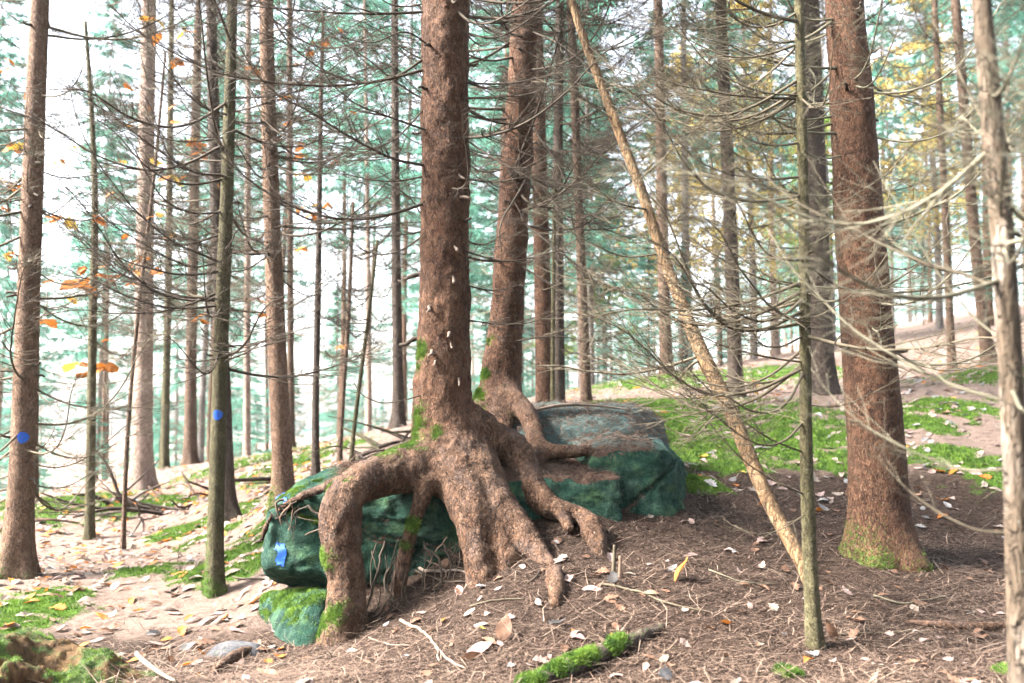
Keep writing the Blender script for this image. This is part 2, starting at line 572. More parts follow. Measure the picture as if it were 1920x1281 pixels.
M['leaf_stuff'] = mat_leafy('leaf_litter', (0.36, 0.25, 0.2), (0.6, 0.5, 0.43), 0.2, False)

def mat_paint():
    t = NT('blue_paint')
    v = t.co()
    c = t.mix(t.ramp(t.noise(v, 60, 4, 0.7), 0.35, 0.7), (0.005, 0.045, 0.28), (0.013, 0.10, 0.44))
    c = t.mix(t.math('MULTIPLY', t.ramp(t.noise(v, 110, 5, 0.75), 0.56, 0.64), 0.8), c, (0.05, 0.06, 0.06))
    t.bump(t.noise(v, 90, 4), 0.5, 0.004)
    return t.fin(c, 0.6, 0.3)
M['paint'] = mat_paint()

def mat_rotten():
    t = NT('rotten_wood')
    v = t.co((1, 1, 0.18))
    n = t.noise(v, 28, 6, 0.7, 0.5)
    c = t.mix(t.ramp(n, 0.3, 0.7), (0.015, 0.009, 0.006), (0.14, 0.08, 0.035))
    ms = t.attr('moss')
    v1 = t.co()
    mf = t.ramp(t.math('ADD', ms, t.math('MULTIPLY', t.math('SUBTRACT', t.noise(v1, 22, 5, 0.7), 0.5), 0.9)), 0.42, 0.6)
    c = t.mix(mf, c, t.mix(t.noise(v1, 80, 3), (0.02, 0.034, 0.009), (0.055, 0.08, 0.026)))
    t.bump(n, 1.0, 0.03)
    return t.fin(c, 0.9, 0.15)
M['rotten'] = mat_rotten()

# ------------------------------------------------------------------ near and middle trees: (px, py, width px) from base up
G_SP = 'spruces around the rock'
TREES = [
  dict(k='t1', Y=7.6, pix=[(30,1085,58),(40,900,46),(50,640,42),(60,380,39),(68,160,36),(76,-20,33)], mat='bark_warm', flare=.055, moss=.55,
       label='spruce trunk with blue paint dot beside bright leaf-strewn ground, moss at its foot', br=dict(n=26, z=(.6,5.2), L=(.6,1.5), mat='twig_mid'), blaze=(43,820,21)),
  dict(k='t2', Y=11.5, pix=[(64,955,15),(66,700,14),(72,420,13),(82,0,11)], mat='bark_brown', flare=.02, moss=.2,
       label='thin blurred trunk close behind the blue-dotted mossy-footed spruce', br=dict(n=14, z=(1.2,6), L=(.6,1.2), mat='twig_mid')),
  dict(k='t4', Y=14.5, pix=[(262,935,46),(266,850,38),(270,600,34),(274,300,30),(280,-10,26)], mat='bark_pale', flare=.09, moss=.12,
       label='pale pinkish thick spruce trunk with dark swollen foot by a fallen branch', br=dict(n=30, z=(1.5,9), L=(.8,2.0), mat='twig_mid')),
  dict(k='t5', Y=18, pix=[(357,880,26),(358,700,21),(362,480,19),(370,100,16)], mat='bark_brown', flare=.05, moss=.1,
       label='dark brown straight spruce trunk between pale thick trunk and blue-dotted mossy trunk', br=dict(n=22, z=(2.5,9), L=(.8,1.8), mat='twig_mid')),
  dict(k='t6', Y=17, pix=[(308,885,17),(312,700,14),(316,500,13),(322,0,10)], mat='bark_green', flare=.03, moss=.5,
       label='slim greenish trunk just right of the pale thick spruce', br=dict(n=14, z=(2,8), L=(.6,1.4), mat='twig_mid')),
  dict(k='t7', Y=6.9, pix=[(403,1118,36),(404,1000,31),(408,850,29),(416,600,27),(424,400,25),(432,150,21),(436,-20,19)], mat='bark_green', flare=.015, moss=.85,
       label='slender mossy greenish spruce with blue paint dot left of the boulder', br=dict(n=16, z=(1.5,4.6), L=(.7,1.5), mat='twig_dark'), blaze=(408,778,19)),
  dict(k='t8', Y=9.8, pix=[(428,987,42),(426,930,30),(420,760,27),(409,480,24),(400,200,21),(396,-20,19)], mat='bark_dark', flare=.06, moss=.6,
       label='dark leaning trunk with flared mossy foot right behind the slender mossy spruce', br=dict(n=18, z=(1.8,6), L=(.6,1.4), mat='twig_mid')),
  dict(k='t9', Y=8.8, pix=[(531,945,44),(529,860,38),(519,640,35),(509,380,31),(502,150,28),(499,-20,26)], mat='bark_warm', flare=.03, moss=.5,
       label='reddish brown spruce trunk rising behind the left end of the boulder', br=dict(n=22, z=(1.8,5.6), L=(.7,1.5), mat='twig_dark')),
  dict(k='t11', Y=17, pix=[(545,850,15),(545,700,13),(544,450,12),(543,0,10)], mat='bark_brown', flare=.03, moss=.2,
       label='thin far trunk just right of the reddish brown spruce', br=dict(n=14, z=(2,8), L=(.6,1.3), mat='twig_mid')),
  dict(k='t12', Y=19, pix=[(463,872,14),(463,700,13),(464,500,12),(466,0,10)], mat='bark_pale', flare=.03, moss=.2,
       label='thin pale trunk midway between the mossy spruce and the reddish brown spruce', br=dict(n=12, z=(2,8), L=(.6,1.3), mat='twig_mid')),
  dict(k='t13', Y=11.5, pix=[(636,870,10),(644,730,9),(655,560,8),(662,380,6)], mat='bark_brown', flare=.01, moss=.2, top=0,
       label='thin brown sapling stem leaning slightly beside the brush pile', br=dict(n=8, z=(1.2,3), L=(.3,.7), mat='twig_dark')),
  dict(k='t13b', Y=10.2, pix=[(656,890,9),(668,770,8),(690,600,7),(708,450,5)], mat='bark_green', flare=.01, moss=.3, top=0,
       label='olive green leaning sapling stem beside the brush pile', br=dict(n=9, z=(1.2,3), L=(.3,.7), mat='twig_dark')),
  dict(k='t14', Y=12.5, pix=[(748,806,26),(746,700,20),(743,500,18),(741,250,15),(740,-10,13)], mat='bark_dark', flare=.03, moss=.2,
       label='dark slim trunk seen just left of the big rooted spruce, behind brush', br=dict(n=20, z=(1.8,8), L=(.8,1.6), mat='twig_dark')),
  dict(k='t17', Y=10.2, pix=[(1024,780,38),(1021,700,34),(1016,500,31),(1010,250,28),(1003,-20,26)], mat='bark', flare=.02, moss=.15,
       label='straight reddish trunk right behind the tree on top of the boulder', br=dict(n=22, z=(2,6.5), L=(.7,1.5), mat='twig_dark')),
  dict(k='t18', Y=11.3, pix=[(1047,775,27),(1046,600,24),(1046,300,19),(1050,0,15)], mat='bark_dark', flare=.02, moss=.2,
       label='dark slim trunk standing close against the straight reddish trunk', br=dict(n=22, z=(2,7), L=(.7,1.6), mat='twig_dark')),
  dict(k='t18b', Y=9.6, pix=[(1036,785,9),(1037,600,8),(1040,350,6)], mat='bark_green', flare=.005, moss=.2, top=0,
       label='thin olive sapling in front of the paired reddish and dark trunks', br=dict(n=9, z=(1.5,3.2), L=(.3,.8), mat='twig_pale')),
  dict(k='t19', Y=11, pix=[(1099,765,22),(1096,650,19),(1086,400,17),(1074,100,15),(1068,-20,14)], mat='bark_brown', flare=.015, moss=.2,
       label='slim brown trunk behind the middle of the boulder top', br=dict(n=24, z=(1.8,7), L=(.8,1.7), mat='twig_dark')),
  dict(k='t20', Y=17, pix=[(1250,712,28),(1248,640,24),(1243,450,22),(1238,200,19),(1234,-20,17)], mat='bark_brown', flare=.04, moss=.15,
       label='hazy brown trunk standing behind the bare leaning stem', br=dict(n=20, z=(2.2,9), L=(.8,1.8), mat='twig_mid')),
  dict(k='t21', Y=12.2, pix=[(1380,752,34),(1378,680,28),(1372,500,26),(1362,250,24),(1350,-20,22)], mat='bark_dark', flare=.025, moss=.4,
       label='dark brown trunk on the mossy slope where the leaning stem crosses it', br=dict(n=26, z=(1.9,7), L=(.8,1.7), mat='twig_mid')),
  dict(k='t24', Y=11.3, pix=[(1546,745,50),(1541,640,42),(1533,400,38),(1524,150,36),(1518,-20,34)], mat='bark_dark', flare=.04, moss=.1,
       label='thick dark trunk half hidden behind the slender olive sapling', br=dict(n=24, z=(2,7), L=(.8,1.7), mat='twig_mid')),
  dict(k='t25', Y=6.3, pix=[(1656,1050,128),(1651,990,113),(1645,860,104),(1632,700,99),(1618,520,93),(1604,300,85),(1592,120,77),(1582,-20,71)], mat='bark', flare=.045, moss=.55,
       label='large reddish spruce trunk with mossy swollen foot on needle-covered slope', br=dict(n=26, z=(1.2,4.2), L=(.6,1.3), mat='twig_pale'), detail=1),
  dict(k='t26', Y=14, pix=[(1788,705,20),(1783,640,15),(1772,400,13),(1752,0,11)], mat='bark_brown', flare=.02, moss=.3,
       label='thin brown trunk on the right-hand slope beside the curved-foot trunk', br=dict(n=18, z=(2.4,8), L=(.7,1.4), mat='twig_mid')),
  dict(k='t27', Y=13.6, pix=[(1858,686,32),(1846,620,22),(1826,430,20),(1806,180,18),(1790,-20,17)], mat='bark_brown', flare=.03, moss=.2,
       label='brown trunk with curved foot at the top of the leafy slope', br=dict(n=20, z=(2.4,8), L=(.7,1.5), mat='twig_mid')),
  dict(k='t28', Y=2.75, pix=[(1928,1500,52),(1915,1200,49),(1905,900,45),(1890,600,43),(1870,330,40),(1852,130,38),(1838,-30,36)], mat='bark_bleached', flare=.0, moss=.0,
       label='dead bleached trunk with flaking bark, out of focus in front of the slope', br=dict(n=9, z=(1.2,2.7), L=(.5,1.0), mat='twig_pale'), top=3.6),
  dict(k='t23', Y=4.9, pix=[(1529,1222,33),(1522,1120,28),(1515,950,25),(1511,800,23),(1509,550,21),(1505,300,20),(1500,100,19),(1498,-20,18)], mat='bark_green', flare=.008, moss=.25,
       label='slender olive sapling with lichen spots and many dead side branches', br=dict(n=22, z=(.75,3.4), L=(.5,1.25), mat='twig_mid', az=(180,100)), top=4.2, detail=1),
]
ANCH = []
for T in TREES:
    b = T['pix'][0]
    if T['k'] != 't28':
        ANCH.append((*P(b[0], b[1] - 6, T['Y']),))
for a in [(640,1198,5.78),(905,1085,5.75),(955,1075,5.75),(1015,1046,5.72),(1127,1062,5.8),(1163,1003,6.2),(1282,955,6.6),(750,1122,5.95),(540,1195,5.85),
          (820,1080,6.0),(700,1090,6.1),(1085,958,6.25),(1050,992,6.08),(1105,940,6.32),(20,1281,4.9),(250,1281,4.8),(500,1281,4.6),(960,1281,4.5),(1300,1281,4.4),(1920,1281,4.2),(1900,1000,7.0),(1300,870,8.2),(1450,900,7.7),(1800,880,8.2),
          (650,872,10.5),(168,1012,10.3),(592,892,10.8),(1180,790,9.5),(1230,760,11),(800,830,9.5),(1450,1080,5.8),(1250,1060,5.7),(480,1000,8.6),(300,1080,7.4)]:
    ANCH.append(tuple(P(*a)))
ANCH += [(0,0,-.05),(-4,0,-.1),(4,0,.15),(-4,3,0.0),(3.5,3,.2),(0,2.5,.0),(-10,-10,-.3),(10,-10,.6),(0,-12,0),(-12,4,-.5),(12,4,1.2),(14,12,2.6),(-14,12,-.9),
         (-18,25,-3.2),(-6,26,-1.0),(3,26,1.9),(12,26,3.6),(22,28,5.0),(-34,50,-9.0),(-10,55,-4.0),(8,55,3.0),(36,50,8.0),(-40,15,-4),(40,15,6)]
AN = np.array(ANCH)
def _U(r2):
    return np.where(r2 > 0, r2 * np.log(np.maximum(r2, 1e-12)), 0)
_n = len(AN)  # anchors
_K = _U(((AN[:, None, :2] - AN[None, :, :2]) ** 2).sum(-1)) + np.eye(_n) * 0.12
_Pm = np.column_stack([np.ones(_n), AN[:, :2]])
_A = np.block([[_K, _Pm], [_Pm.T, np.zeros((3, 3))]])
_w = np.linalg.solve(_A, np.concatenate([AN[:, 2], np.zeros(3)]))

def H(x, y):
    x = np.asarray(x, float); y = np.asarray(y, float)
    shp = np.broadcast(x, y).shape
    xo = np.broadcast_to(x, shp).ravel(); yo = np.broadcast_to(y, shp).ravel()
    X = np.clip(xo, -40, 40); Y = np.clip(yo, -12, 55)
    out = np.zeros(len(X))
    for s in range(0, len(X), 40000):
        e = s + 40000
        r2 = (X[s:e, None] - AN[None, :, 0]) ** 2 + (Y[s:e, None] - AN[None, :, 1]) ** 2
        out[s:e] = _U(r2) @ _w[:_n] + _w[_n] + _w[_n + 1] * X[s:e] + _w[_n + 2] * Y[s:e]
    p = np.column_stack([xo, yo, np.zeros(len(xo))])
    out = out + 0.026 * fbm(p, 2.2, 5, 3) + 0.016 * fbm(p, 8.0, 9, 3, .6)
    return out.reshape(shp)

def h1(x, y):
    return float(H(np.array([x]), np.array([y]))[0])

def ground_at(px, py, y0=2.5, y1=60):
    ys = np.geomspace(y0, y1, 500)
    d = ray(px, py)
    pts = np.array([0, 0, CAMZ]) + d[None, :] * (ys / d[1])[:, None]
    g = H(pts[:, 0], pts[:, 1])
    below = np.where(pts[:, 2] <= g)[0]
    i = below[0] if len(below) else len(ys) - 1
    return np.array([pts[i, 0], pts[i, 1], g[i]])

# ------------------------------------------------------------------ the ground sheet
def axis(lo_far, lo, hi, hi_far, step, grow=1.14):
    a = list(np.arange(lo, hi, step))
    s, v = step, a[-1]
    while v < hi_far:
        s *= grow; v += s; a.append(min(v, hi_far))
    s, v, b = step, lo, []
    while v > lo_far:
        s *= grow; v -= s; b.append(max(v, lo_far))
    return np.array(b[::-1] + a)
gx = axis(-420, -4.6, 5.2, 420, 0.045)
gy = axis(-60, 3.6, 12.5, 480, 0.045, 1.07)
GX, GY = np.meshgrid(gx, gy, indexing='ij')
GZ = H(GX, GY)
MOSSB = [(ground_at(px, py), r) for px, py, r in [
    (60,1150,.45),(15,1175,.35),(110,1120,.3),(455,1035,.30),(470,1065,.25),(330,1000,.35),(275,1075,.3),(370,1085,.25),(130,940,1.1),(60,950,.9),(470,870,1.2),(430,970,.4),(395,1010,.3),(490,1000,.25),(560,870,.8),(300,950,.4),
    (1300,850,.65),(1390,835,.8),(1245,805,.9),(1340,875,.5),(1480,850,.5),(1560,835,.6),(1760,860,.45),(1850,885,.45),(1590,890,.35),(1880,705,.9),(1450,700,1.6),(1340,790,1.0),(1440,780,.8),(1210,760,1.2),(1300,905,.3),(1700,800,.5),(1290,715,2.0),(1480,1270,.09),(1780,770,.6)]]
def moss_mask(x, y):
    m = np.zeros(np.shape(x))
    for c, r in MOSSB:
        m = np.maximum(m, np.exp(-((x - c[0]) ** 2 + (y - c[1]) ** 2) / (r * r)))
    return m
def litter_mask(x, y):
    m = smooth01(-x / np.maximum(y, 1), .16, .26) * smooth01(y, 5.4, 6.6)
    m2 = smooth01(y, 7.2, 8.8)
    return np.maximum(m, m2 * .8)
mm = moss_mask(GX, GY)
mattr = mm + .95 * fbm(np.stack([GX, GY, GX * 0], -1), 6, 3, 5, .62) * smooth01(mm, .02, .2) - .06
GZ = GZ + 0.03 * smooth01(mm, .3, .8)
gi = np.arange(GX.size).reshape(GX.shape)
GF = np.stack([gi[:-1, :-1], gi[1:, :-1], gi[1:, 1:], gi[:-1, 1:]], -1).reshape(-1, 4)
GV = np.column_stack([GX.ravel(), GY.ravel(), GZ.ravel()])
g_o = part('ground', GV, [GF], M['ground'], None, True, {'moss': mattr.ravel(), 'litter': litter_mask(GX, GY).ravel()})
tag(g_o, kind='structure')

# ------------------------------------------------------------------ rocks
def rock(name, label, lo, hi, planes, mat, h=0.018, k=28.0, amp=.03, cracks=(), seed=1, moss_fn=None, litter_fn=None, bare_fn=None, group=None):
    lo = np.array(lo, float) - .08; hi = np.array(hi, float) + .08
    n = np.ceil((hi - lo) / h).astype(int) + 1
    ax = [lo[i] + np.arange(n[i]) * h for i in range(3)]
    X, Y, Z = np.meshgrid(*ax, indexing='ij')
    pts = np.stack([X, Y, Z], -1)
    S = 0
    for nv, pt in planes:
        nv = nrm(np.array(nv, float))
        d = pts @ nv - float(nv @ np.array(pt, float))
        S = S + np.exp(np.clip(k * d, -60, 30))
    D = np.log(S) / k
    D = D + amp * fbm(pts, 2.6, seed, 3) + amp * .9 * np.abs(fbm(pts * [1, 1, 1.6], 5, seed + 3, 3)) + amp * .45 * fbm(pts * [1, 1, 2.0], 17, seed + 4, 3) + amp * .6 * np.abs(fbm(pts * [1, .8, 1.8], 2.2, seed + 14, 2)) - amp * .2
    for nv, pt, wd, dep in cracks:
        nv = nrm(np.array(nv, float))
        c = np.abs(pts @ nv - float(nv @ np.array(pt, float)) + .02 * fbm(pts, 4, seed + 8, 2))
        D = np.maximum(D, np.where(c < wd, -D - dep, -9)) if False else D + dep * np.clip(1 - c / wd, 0, 1)
    Dp = D.astype(np.float32)
    Dp[0], Dp[-1] = 1, 1
    Dp[:, 0], Dp[:, -1] = 1, 1
    Dp[:, :, 0], Dp[:, :, -1] = 1, 1
    V, Q = surface_nets(Dp, lo, h)
    N = vnormals(V, [Q])
    z = np.zeros(len(V))
    at = {'moss': moss_fn(V, N) if moss_fn else z, 'litter': litter_fn(V, N) if litter_fn else z, 'bare': bare_fn(V, N) if bare_fn else z}
    V = V + N * (np.clip(at['litter'], 0, 1) * (.008 + .028 * fbm(V, 14, seed + 2, 4, .6)))[:, None]
    base = np.array([(lo[0] + hi[0]) / 2, (lo[1] + hi[1]) / 2, lo[2] + .08])
    me = mesh_from(name, V - base, [Q], True, at)
    o = link(name, me, mat, None, base)
    tag(o, label, 'rock', group)
    return o, V, Q, N, at

A_ = lambda px, py, Y: P(px, py, Y)
lf_top = lambda V, N: smooth01(N[:, 2], .45, .85) * .95 + .2 * fbm(V, 3, 4, 3)
R1 = rock('boulder', 'long dark green boulder slab clasped by the spruce roots, blue paint at one end',
     (-1.6, 5.95, .0), (.72, 7.5, 1.3),
     [((-.02, -1, .12), A_(560, 1000, 6.02)), ((.12, -1, .10), A_(880, 990, 6.16)), ((-1, -.16, .10), A_(499, 1015, 6.2)), ((-.85, -.75, .1), A_(507, 1010, 6.06)),
      ((-.10, -.32, 1), A_(628, 897, 6.25)), ((0.02, -.30, 1), A_(800, 880, 6.4)), ((-.5, -.2, .9), A_(530, 925, 6.25)), ((-.12, -.40, -.92), A_(548, 1072, 6.04)),
      ((0, 1, .1), (0, 7.4, 1)), ((-.5, .85, .3), (-.95, 6.60, .93)), ((1, 0, 0), (.68, 6.6, .8)), ((0, 0, -1), (0, 6.5, .05))],
     M['rock'], cracks=[((.25, 0, 1), A_(760, 1015, 6.1), .012, .03), ((.32, 0, 1), A_(800, 1042, 6.1), .012, .03), ((.1, .1, 1), A_(560, 960, 6.05), .012, .02)], seed=11, k=60, h=.0155, amp=.036,
     moss_fn=lambda V, N: .34 * smooth01(N[:, 2], .3, .8) * smooth01(-V[:, 0], .9, 1.2) + .42 * fbm(V, 5, 31, 4),
     litter_fn=lambda V, N: smooth01(N[:, 2], .55, .85) * smooth01(V[:, 0], -1.25, -.95) * 1.0)
R2 = rock('boulder', 'rounded dark green boulder block at the end where needles spill over its top',
     (.44, 6.2, .3), (1.28, 7.55, 1.3),
     [((.05, -1, .22), A_(1180, 920, 6.42)), ((1, -.25, .12), A_(1281, 905, 6.75)), ((.7, -.8, .15), A_(1262, 910, 6.5)), ((.1, -.2, 1), A_(1210, 832, 6.7)), ((-.25, -.35, 1), A_(1125, 850, 6.5)),
      ((.75, -.1, .8), A_(1262, 845, 6.75)), ((-1, -.5, .05), A_(1113, 890, 6.45)), ((0, 1, 0), (0, 7.45, 0)), ((0, 0, -1), (0, 0, .32))],
     M['rock'], cracks=[((-.75, -.1, 1.0), A_(1200, 930, 6.45), .02, .05)], seed=23, k=34, h=.0155, amp=.036,
     moss_fn=lambda V, N: .22 * fbm(V, 4, 77, 3), litter_fn=lambda V, N: smooth01(N[:, 2], .55, .85) * smooth01(-V[:, 0], -1.0, -.80) + .15 * fbm(V, 5, 4, 3),
     bare_fn=lambda V, N: .55 * smooth01(N[:, 2], .2, .5) * smooth01(V[:, 2], .9, 1.1))
R3 = rock('boulder', 'flat bluish grey slab lying on the rear of the boulder under brown needles',
     (-.3, 6.85, .7), (1.12, 8.0, 1.45),
     [((0, -1, .55), A_(1080, 800, 6.95)), ((.02, -.12, 1), A_(1090, 768, 7.4)), ((.75, -.3, .5), A_(1190, 790, 7.1)), ((-.1, -.25, 1), A_(960, 795, 7.1)), ((-1, 0, .2), (-.22, 7, 1)), ((0, 1, 0), (0, 7.9, 1)), ((0, 0, -1), (0, 0, .75)), ((.3, -.7, .8), A_(1150, 782, 7.05))],
     M['rock'], seed=37, k=30, amp=.035,
     litter_fn=lambda V, N: .86 + .85 * fbm(V, 2.9, 41, 3),
     bare_fn=lambda V, N: .62 - .0 * V[:, 0])
R4 = rock('mossy_stone', 'small sloping stone with green moss under the boulder overhang',
     (-1.52, 5.62, -.15), (-1.0, 6.5, .5),
     [((-.60, -.45, .75), A_(566, 1142, 5.80)), ((-.9, -.5, .25), A_(526, 1165, 5.85)), ((.1, -1, .35), A_(570, 1160, 5.74)), ((1, 0, 0), (-1.05, 6, 0)), ((0, .2, 1), (-1.2, 6.0, .25)), ((0, 1, 0), (0, 6.45, 0)), ((0, 0, -1), (0, 0, -.12))],
     M['rock'], h=.014, seed=51, k=26, amp=.02, moss_fn=lambda V, N: .42 * smooth01(N[:, 2], .15, .7) + .45 * fbm(V, 6, 3, 4) + .08)
g5 = ground_at(445, 1225)
R5 = rock('flat_stone', 'smooth bluish grey stone sunk in the bare soil in front of the boulder',
     g5 + [-.22, -.16, -.14], g5 + [.22, .16, .09],
     [((0, 0, 1), g5 + [0, 0, .06]), ((-.8, 0, .55), g5 + [-.15, 0, .02]), ((.8, 0, .5), g5 + [.14, 0, .03]), ((0, -.9, .6), g5 + [0, -.10, .03]), ((0, .8, .6), g5 + [0, .11, .03]), ((0, 0, -1), g5 + [0, 0, -.12])],
     M['stone'], h=.009, seed=61, k=40, amp=.012, moss_fn=lambda V, N: .25 + .3 * fbm(V, 6, 3, 3))
ROCKS = [R1, R2, R3, R4, R5]
BVHS = [BVHTree.FromPolygons(r[1].tolist(), r[2].tolist()) for r in ROCKS]

def top_at(x, y, zs=1.7):
    best = h1(x, y)
    nv = None
    for b in BVHS:
        hit = b.ray_cast(Vector((x, y, zs)), Vector((0, 0, -1)), 3)
        if hit[0] is not None and hit[0].z > best:
            best = hit[0].z; nv = hit[1]
    return best, nv

def paint_patch(obj, bvh, poly, parent, nx=14):
    """blue paint brushed on the rock: a film following its surface"""
    pts, ok = [], []
    poly = np.array(poly, float)
    lo, hi = poly.min(0), poly.max(0)
    n = nx
    us = np.linspace(lo[0], hi[0], n); vs = np.linspace(lo[1], hi[1], n)
    def inside(x, y):
        c = False
        j = len(poly) - 1
        for i in range(len(poly)):
            if (poly[i][1] > y) != (poly[j][1] > y) and x < (poly[j][0] - poly[i][0]) * (y - poly[i][1]) / (poly[j][1] - poly[i][1]) + poly[i][0]:
                c = not c
            j = i
        return c
    vid = -np.ones((n, n), int)
    V, F = [], []
    for i, u in enumerate(us):
        for j, v in enumerate(vs):
            d = Vector(ray(u, v)).normalized()
            hit = bvh.ray_cast(Vector((0, 0, CAMZ)), d, 20)
            jit = 5.0 * vnoise(np.array([[u * .16, v * .16, 1.]]), 3)[0] + 2.0 * vnoise(np.array([[u * .6, v * .6, 4.]]), 5)[0]
            if hit[0] is not None and inside(u + jit, v + jit):
                nn = hit[1] if hit[1].dot(d) < 0 else -hit[1]
                vid[i, j] = len(V)
                V.append(np.array(hit[0] + nn * .004))
    for i in range(n - 1):
        for j in range(n - 1):
            q = [vid[i, j], vid[i, j + 1], vid[i + 1, j + 1], vid[i + 1, j]]
            if min(q) >= 0:
                F.append(q)
    if F:
        o = part('paint_mark', np.array(V), [np.array(F)], M['paint'], parent)
        o['label'] = 'blue painted trail mark on the rock'
paint_patch(R1[0], BVHS[0], [(521,1016),(536,1020),(537,1050),(528,1062),(514,1058),(519,1030)], R1[0], 40)
paint_patch(R1[0], BVHS[0], [(515,934),(534,924),(538,936),(524,944),(514,948)], R1[0], 40)

# ------------------------------------------------------------------ moss fuzz
def blades(B, D, L, W):
    """thin triangles: bases B, directions D, lengths L, widths W"""
    n = len(B)
    s = nrm(np.cross(D, nrm(rng.normal(size=(n, 3)))))
    V = np.empty((n, 3, 3))
    V[:, 0] = B - s * (W / 2)[:, None]
    V[:, 1] = B + s * (W / 2)[:, None]
    V[:, 2] = B + D * L[:, None]
    return V.reshape(-1, 3), np.arange(n * 3).reshape(-1, 3)

def fuzz(name, parent, V, N, w, count, L=(.008, .02), wd=.0035, jit=.008, mat='moss', label=None):
    w = np.clip(w, 0, None)
    if w.sum() <= 0:
        return
    i = rng.choice(len(V), count, p=w / w.sum())
    B = V[i] + rng.normal(size=(count, 3)) * jit
    B = B - N[i] * ((B - V[i]) * N[i]).sum(1, keepdims=True)
    D = nrm(N[i] * .8 + rng.normal(size=(count, 3)) * .55 + [0, 0, .15])
    Vb, Fb = blades(B, D, rng.uniform(*L, count), np.full(count, wd) * rng.uniform(.7, 1.4, count))
    o = part(name, Vb, [Fb], M[mat], parent, False)
    tag(o, label, kind='stuff')

def moss_noise(V, s=30, seed=9):
    return fbm(V, s, seed, 3)
for R, cnt in ((R4, 9000), (R1, 9000)):
    m = smooth01(R[4]['moss'] + .3 * moss_noise(R[1]), .35, .6) * (R[3][:, 1] < .5)
    fuzz('moss', R[0], R[1], R[3], m, cnt, label='thin green moss')

# ------------------------------------------------------------------ branches
def make_branch(main, r0, r1, nlat, lat_len, seed, sub=5, sides=5, up=np.array([0, 0, 1.]), s0=.14, curv=.12, rs=1.0):
    g = np.random.default_rng(seed)
    pts, rr = resample(main, np.linspace(r0, r1, len(main)), np.linalg.norm(np.diff(main, axis=0), axis=1).sum() / 16)
    wob = fbm(pts + seed * 3.1, 5, seed % 97, 2)[:, None] * nrm(g.normal(size=3))[None] * .03
    pts = pts + wob * np.linspace(0, 1, len(pts))[:, None]
    acc = Acc()
    V, F = tubes(pts[None], rr[None], sides)
    acc.add(V, F)
    m = len(pts)
    T = nrm(np.gradient(pts, axis=0))
    s = np.sort(g.uniform(s0, .98, nlat))
    f = s * (m - 1)
    i0 = np.minimum(f.astype(int), m - 2)
    fr = (f - i0)[:, None]
    O = pts[i0] * (1 - fr) + pts[i0 + 1] * fr
    Tn = nrm(T[i0] * (1 - fr) + T[i0 + 1] * fr)
    side = nrm(np.cross(Tn, up[None]))
    upl = nrm(np.cross(side, Tn))
    sg = np.where(np.arange(nlat) % 2 == 0, 1., -1.)
    ph = np.radians(g.uniform(32, 70, nlat))
    Dl = nrm(Tn * np.cos(ph)[:, None] + side * (sg * np.sin(ph))[:, None] + upl * g.uniform(-.35, .25, nlat)[:, None])
    Ll = lat_len * g.uniform(.25, 1, nlat) * (1 - .5 * s) * (0.45 + .55 * smooth01(s, .0, .35))
    t = np.linspace(0, 1, 6)
    cv = g.normal(curv, .14, nlat)
    LP = O[:, None] + Dl[:, None] * (Ll[:, None] * t)[..., None] + up[None, None] * (Ll * cv)[:, None, None] * (t ** 2)[None, :, None] + Tn[:, None] * (Ll * .22)[:, None, None] * (t ** 2)[None, :, None]
    LP = LP + g.normal(size=LP.shape) * (Ll * .012)[:, None, None] * t[None, :, None]
    rl = np.interp(s, np.linspace(0, 1, m), rr)
    LR = np.maximum((rl * .45)[:, None] * (1 - .6 * t)[None], .0012 * rs)
    V, F = tubes(LP, LR, 4)
    acc.add(V, F)
    if sub:
        n2 = nlat * sub
        li = np.repeat(np.arange(nlat), sub)
        tt = g.uniform(.15, .95, n2)
        k = np.minimum((tt * 5).astype(int), 4)
        fr = (tt * 5 - k)[:, None]
        O2 = LP[li, k] * (1 - fr) + LP[li, k + 1] * fr
        d1 = nrm(LP[li, k + 1] - LP[li, k])
        sd = nrm(np.cross(d1, up[None] + g.normal(size=(n2, 3)) * .35)) * g.choice([-1., 1.], n2)[:, None]
        ph = np.radians(g.uniform(35, 70, n2))
        D2 = nrm(d1 * np.cos(ph)[:, None] + sd * np.sin(ph)[:, None] + up[None] * g.normal(-.05, .2, n2)[:, None])
        L2 = Ll[li] * g.uniform(.15, .45, n2) * (1 - .5 * tt) + .015
        t3 = np.array([0, .5, 1.])
        P2 = O2[:, None] + D2[:, None] * (L2[:, None] * t3)[..., None] + d1[:, None] * (L2 * .2)[:, None, None] * (t3 ** 2)[None, :, None] + up[None, None] * (L2 * .08)[:, None, None] * (t3 ** 2)[None, :, None]
        R2_ = np.broadcast_to(np.array([.0013, .0011, .0007]) * rs, (n2, 3))
        V, F = tubes(P2, R2_, 3)
        acc.add(V, F)
    return acc.get()

BR_VAR = []
for i in range(16):
    g = np.random.default_rng(100 + i)
    s = np.linspace(0, 1, 6)
    dip, rise = g.uniform(.03, .16), g.uniform(-.10, .45)
    lat = g.normal(0, .10)
    main = np.column_stack([s * .97, lat * s ** 2, -dip * np.sin(math.pi * np.minimum(s * 1.25, 1)) + rise * s ** 2.2])
    V, F = make_branch(main, .0085, .002, 20 + i % 5 * 3, .52, 500 + i, sub=5)
    BR_VAR.append((V, F))
_brm = {}
def branch_mesh(v, mat):
    if (v, mat) not in _brm:
        me = mesh_from('branch', BR_VAR[v][0], BR_VAR[v][1])
        me.materials.append(M[mat])
        _brm[(v, mat)] = me
    return _brm[(v, mat)]

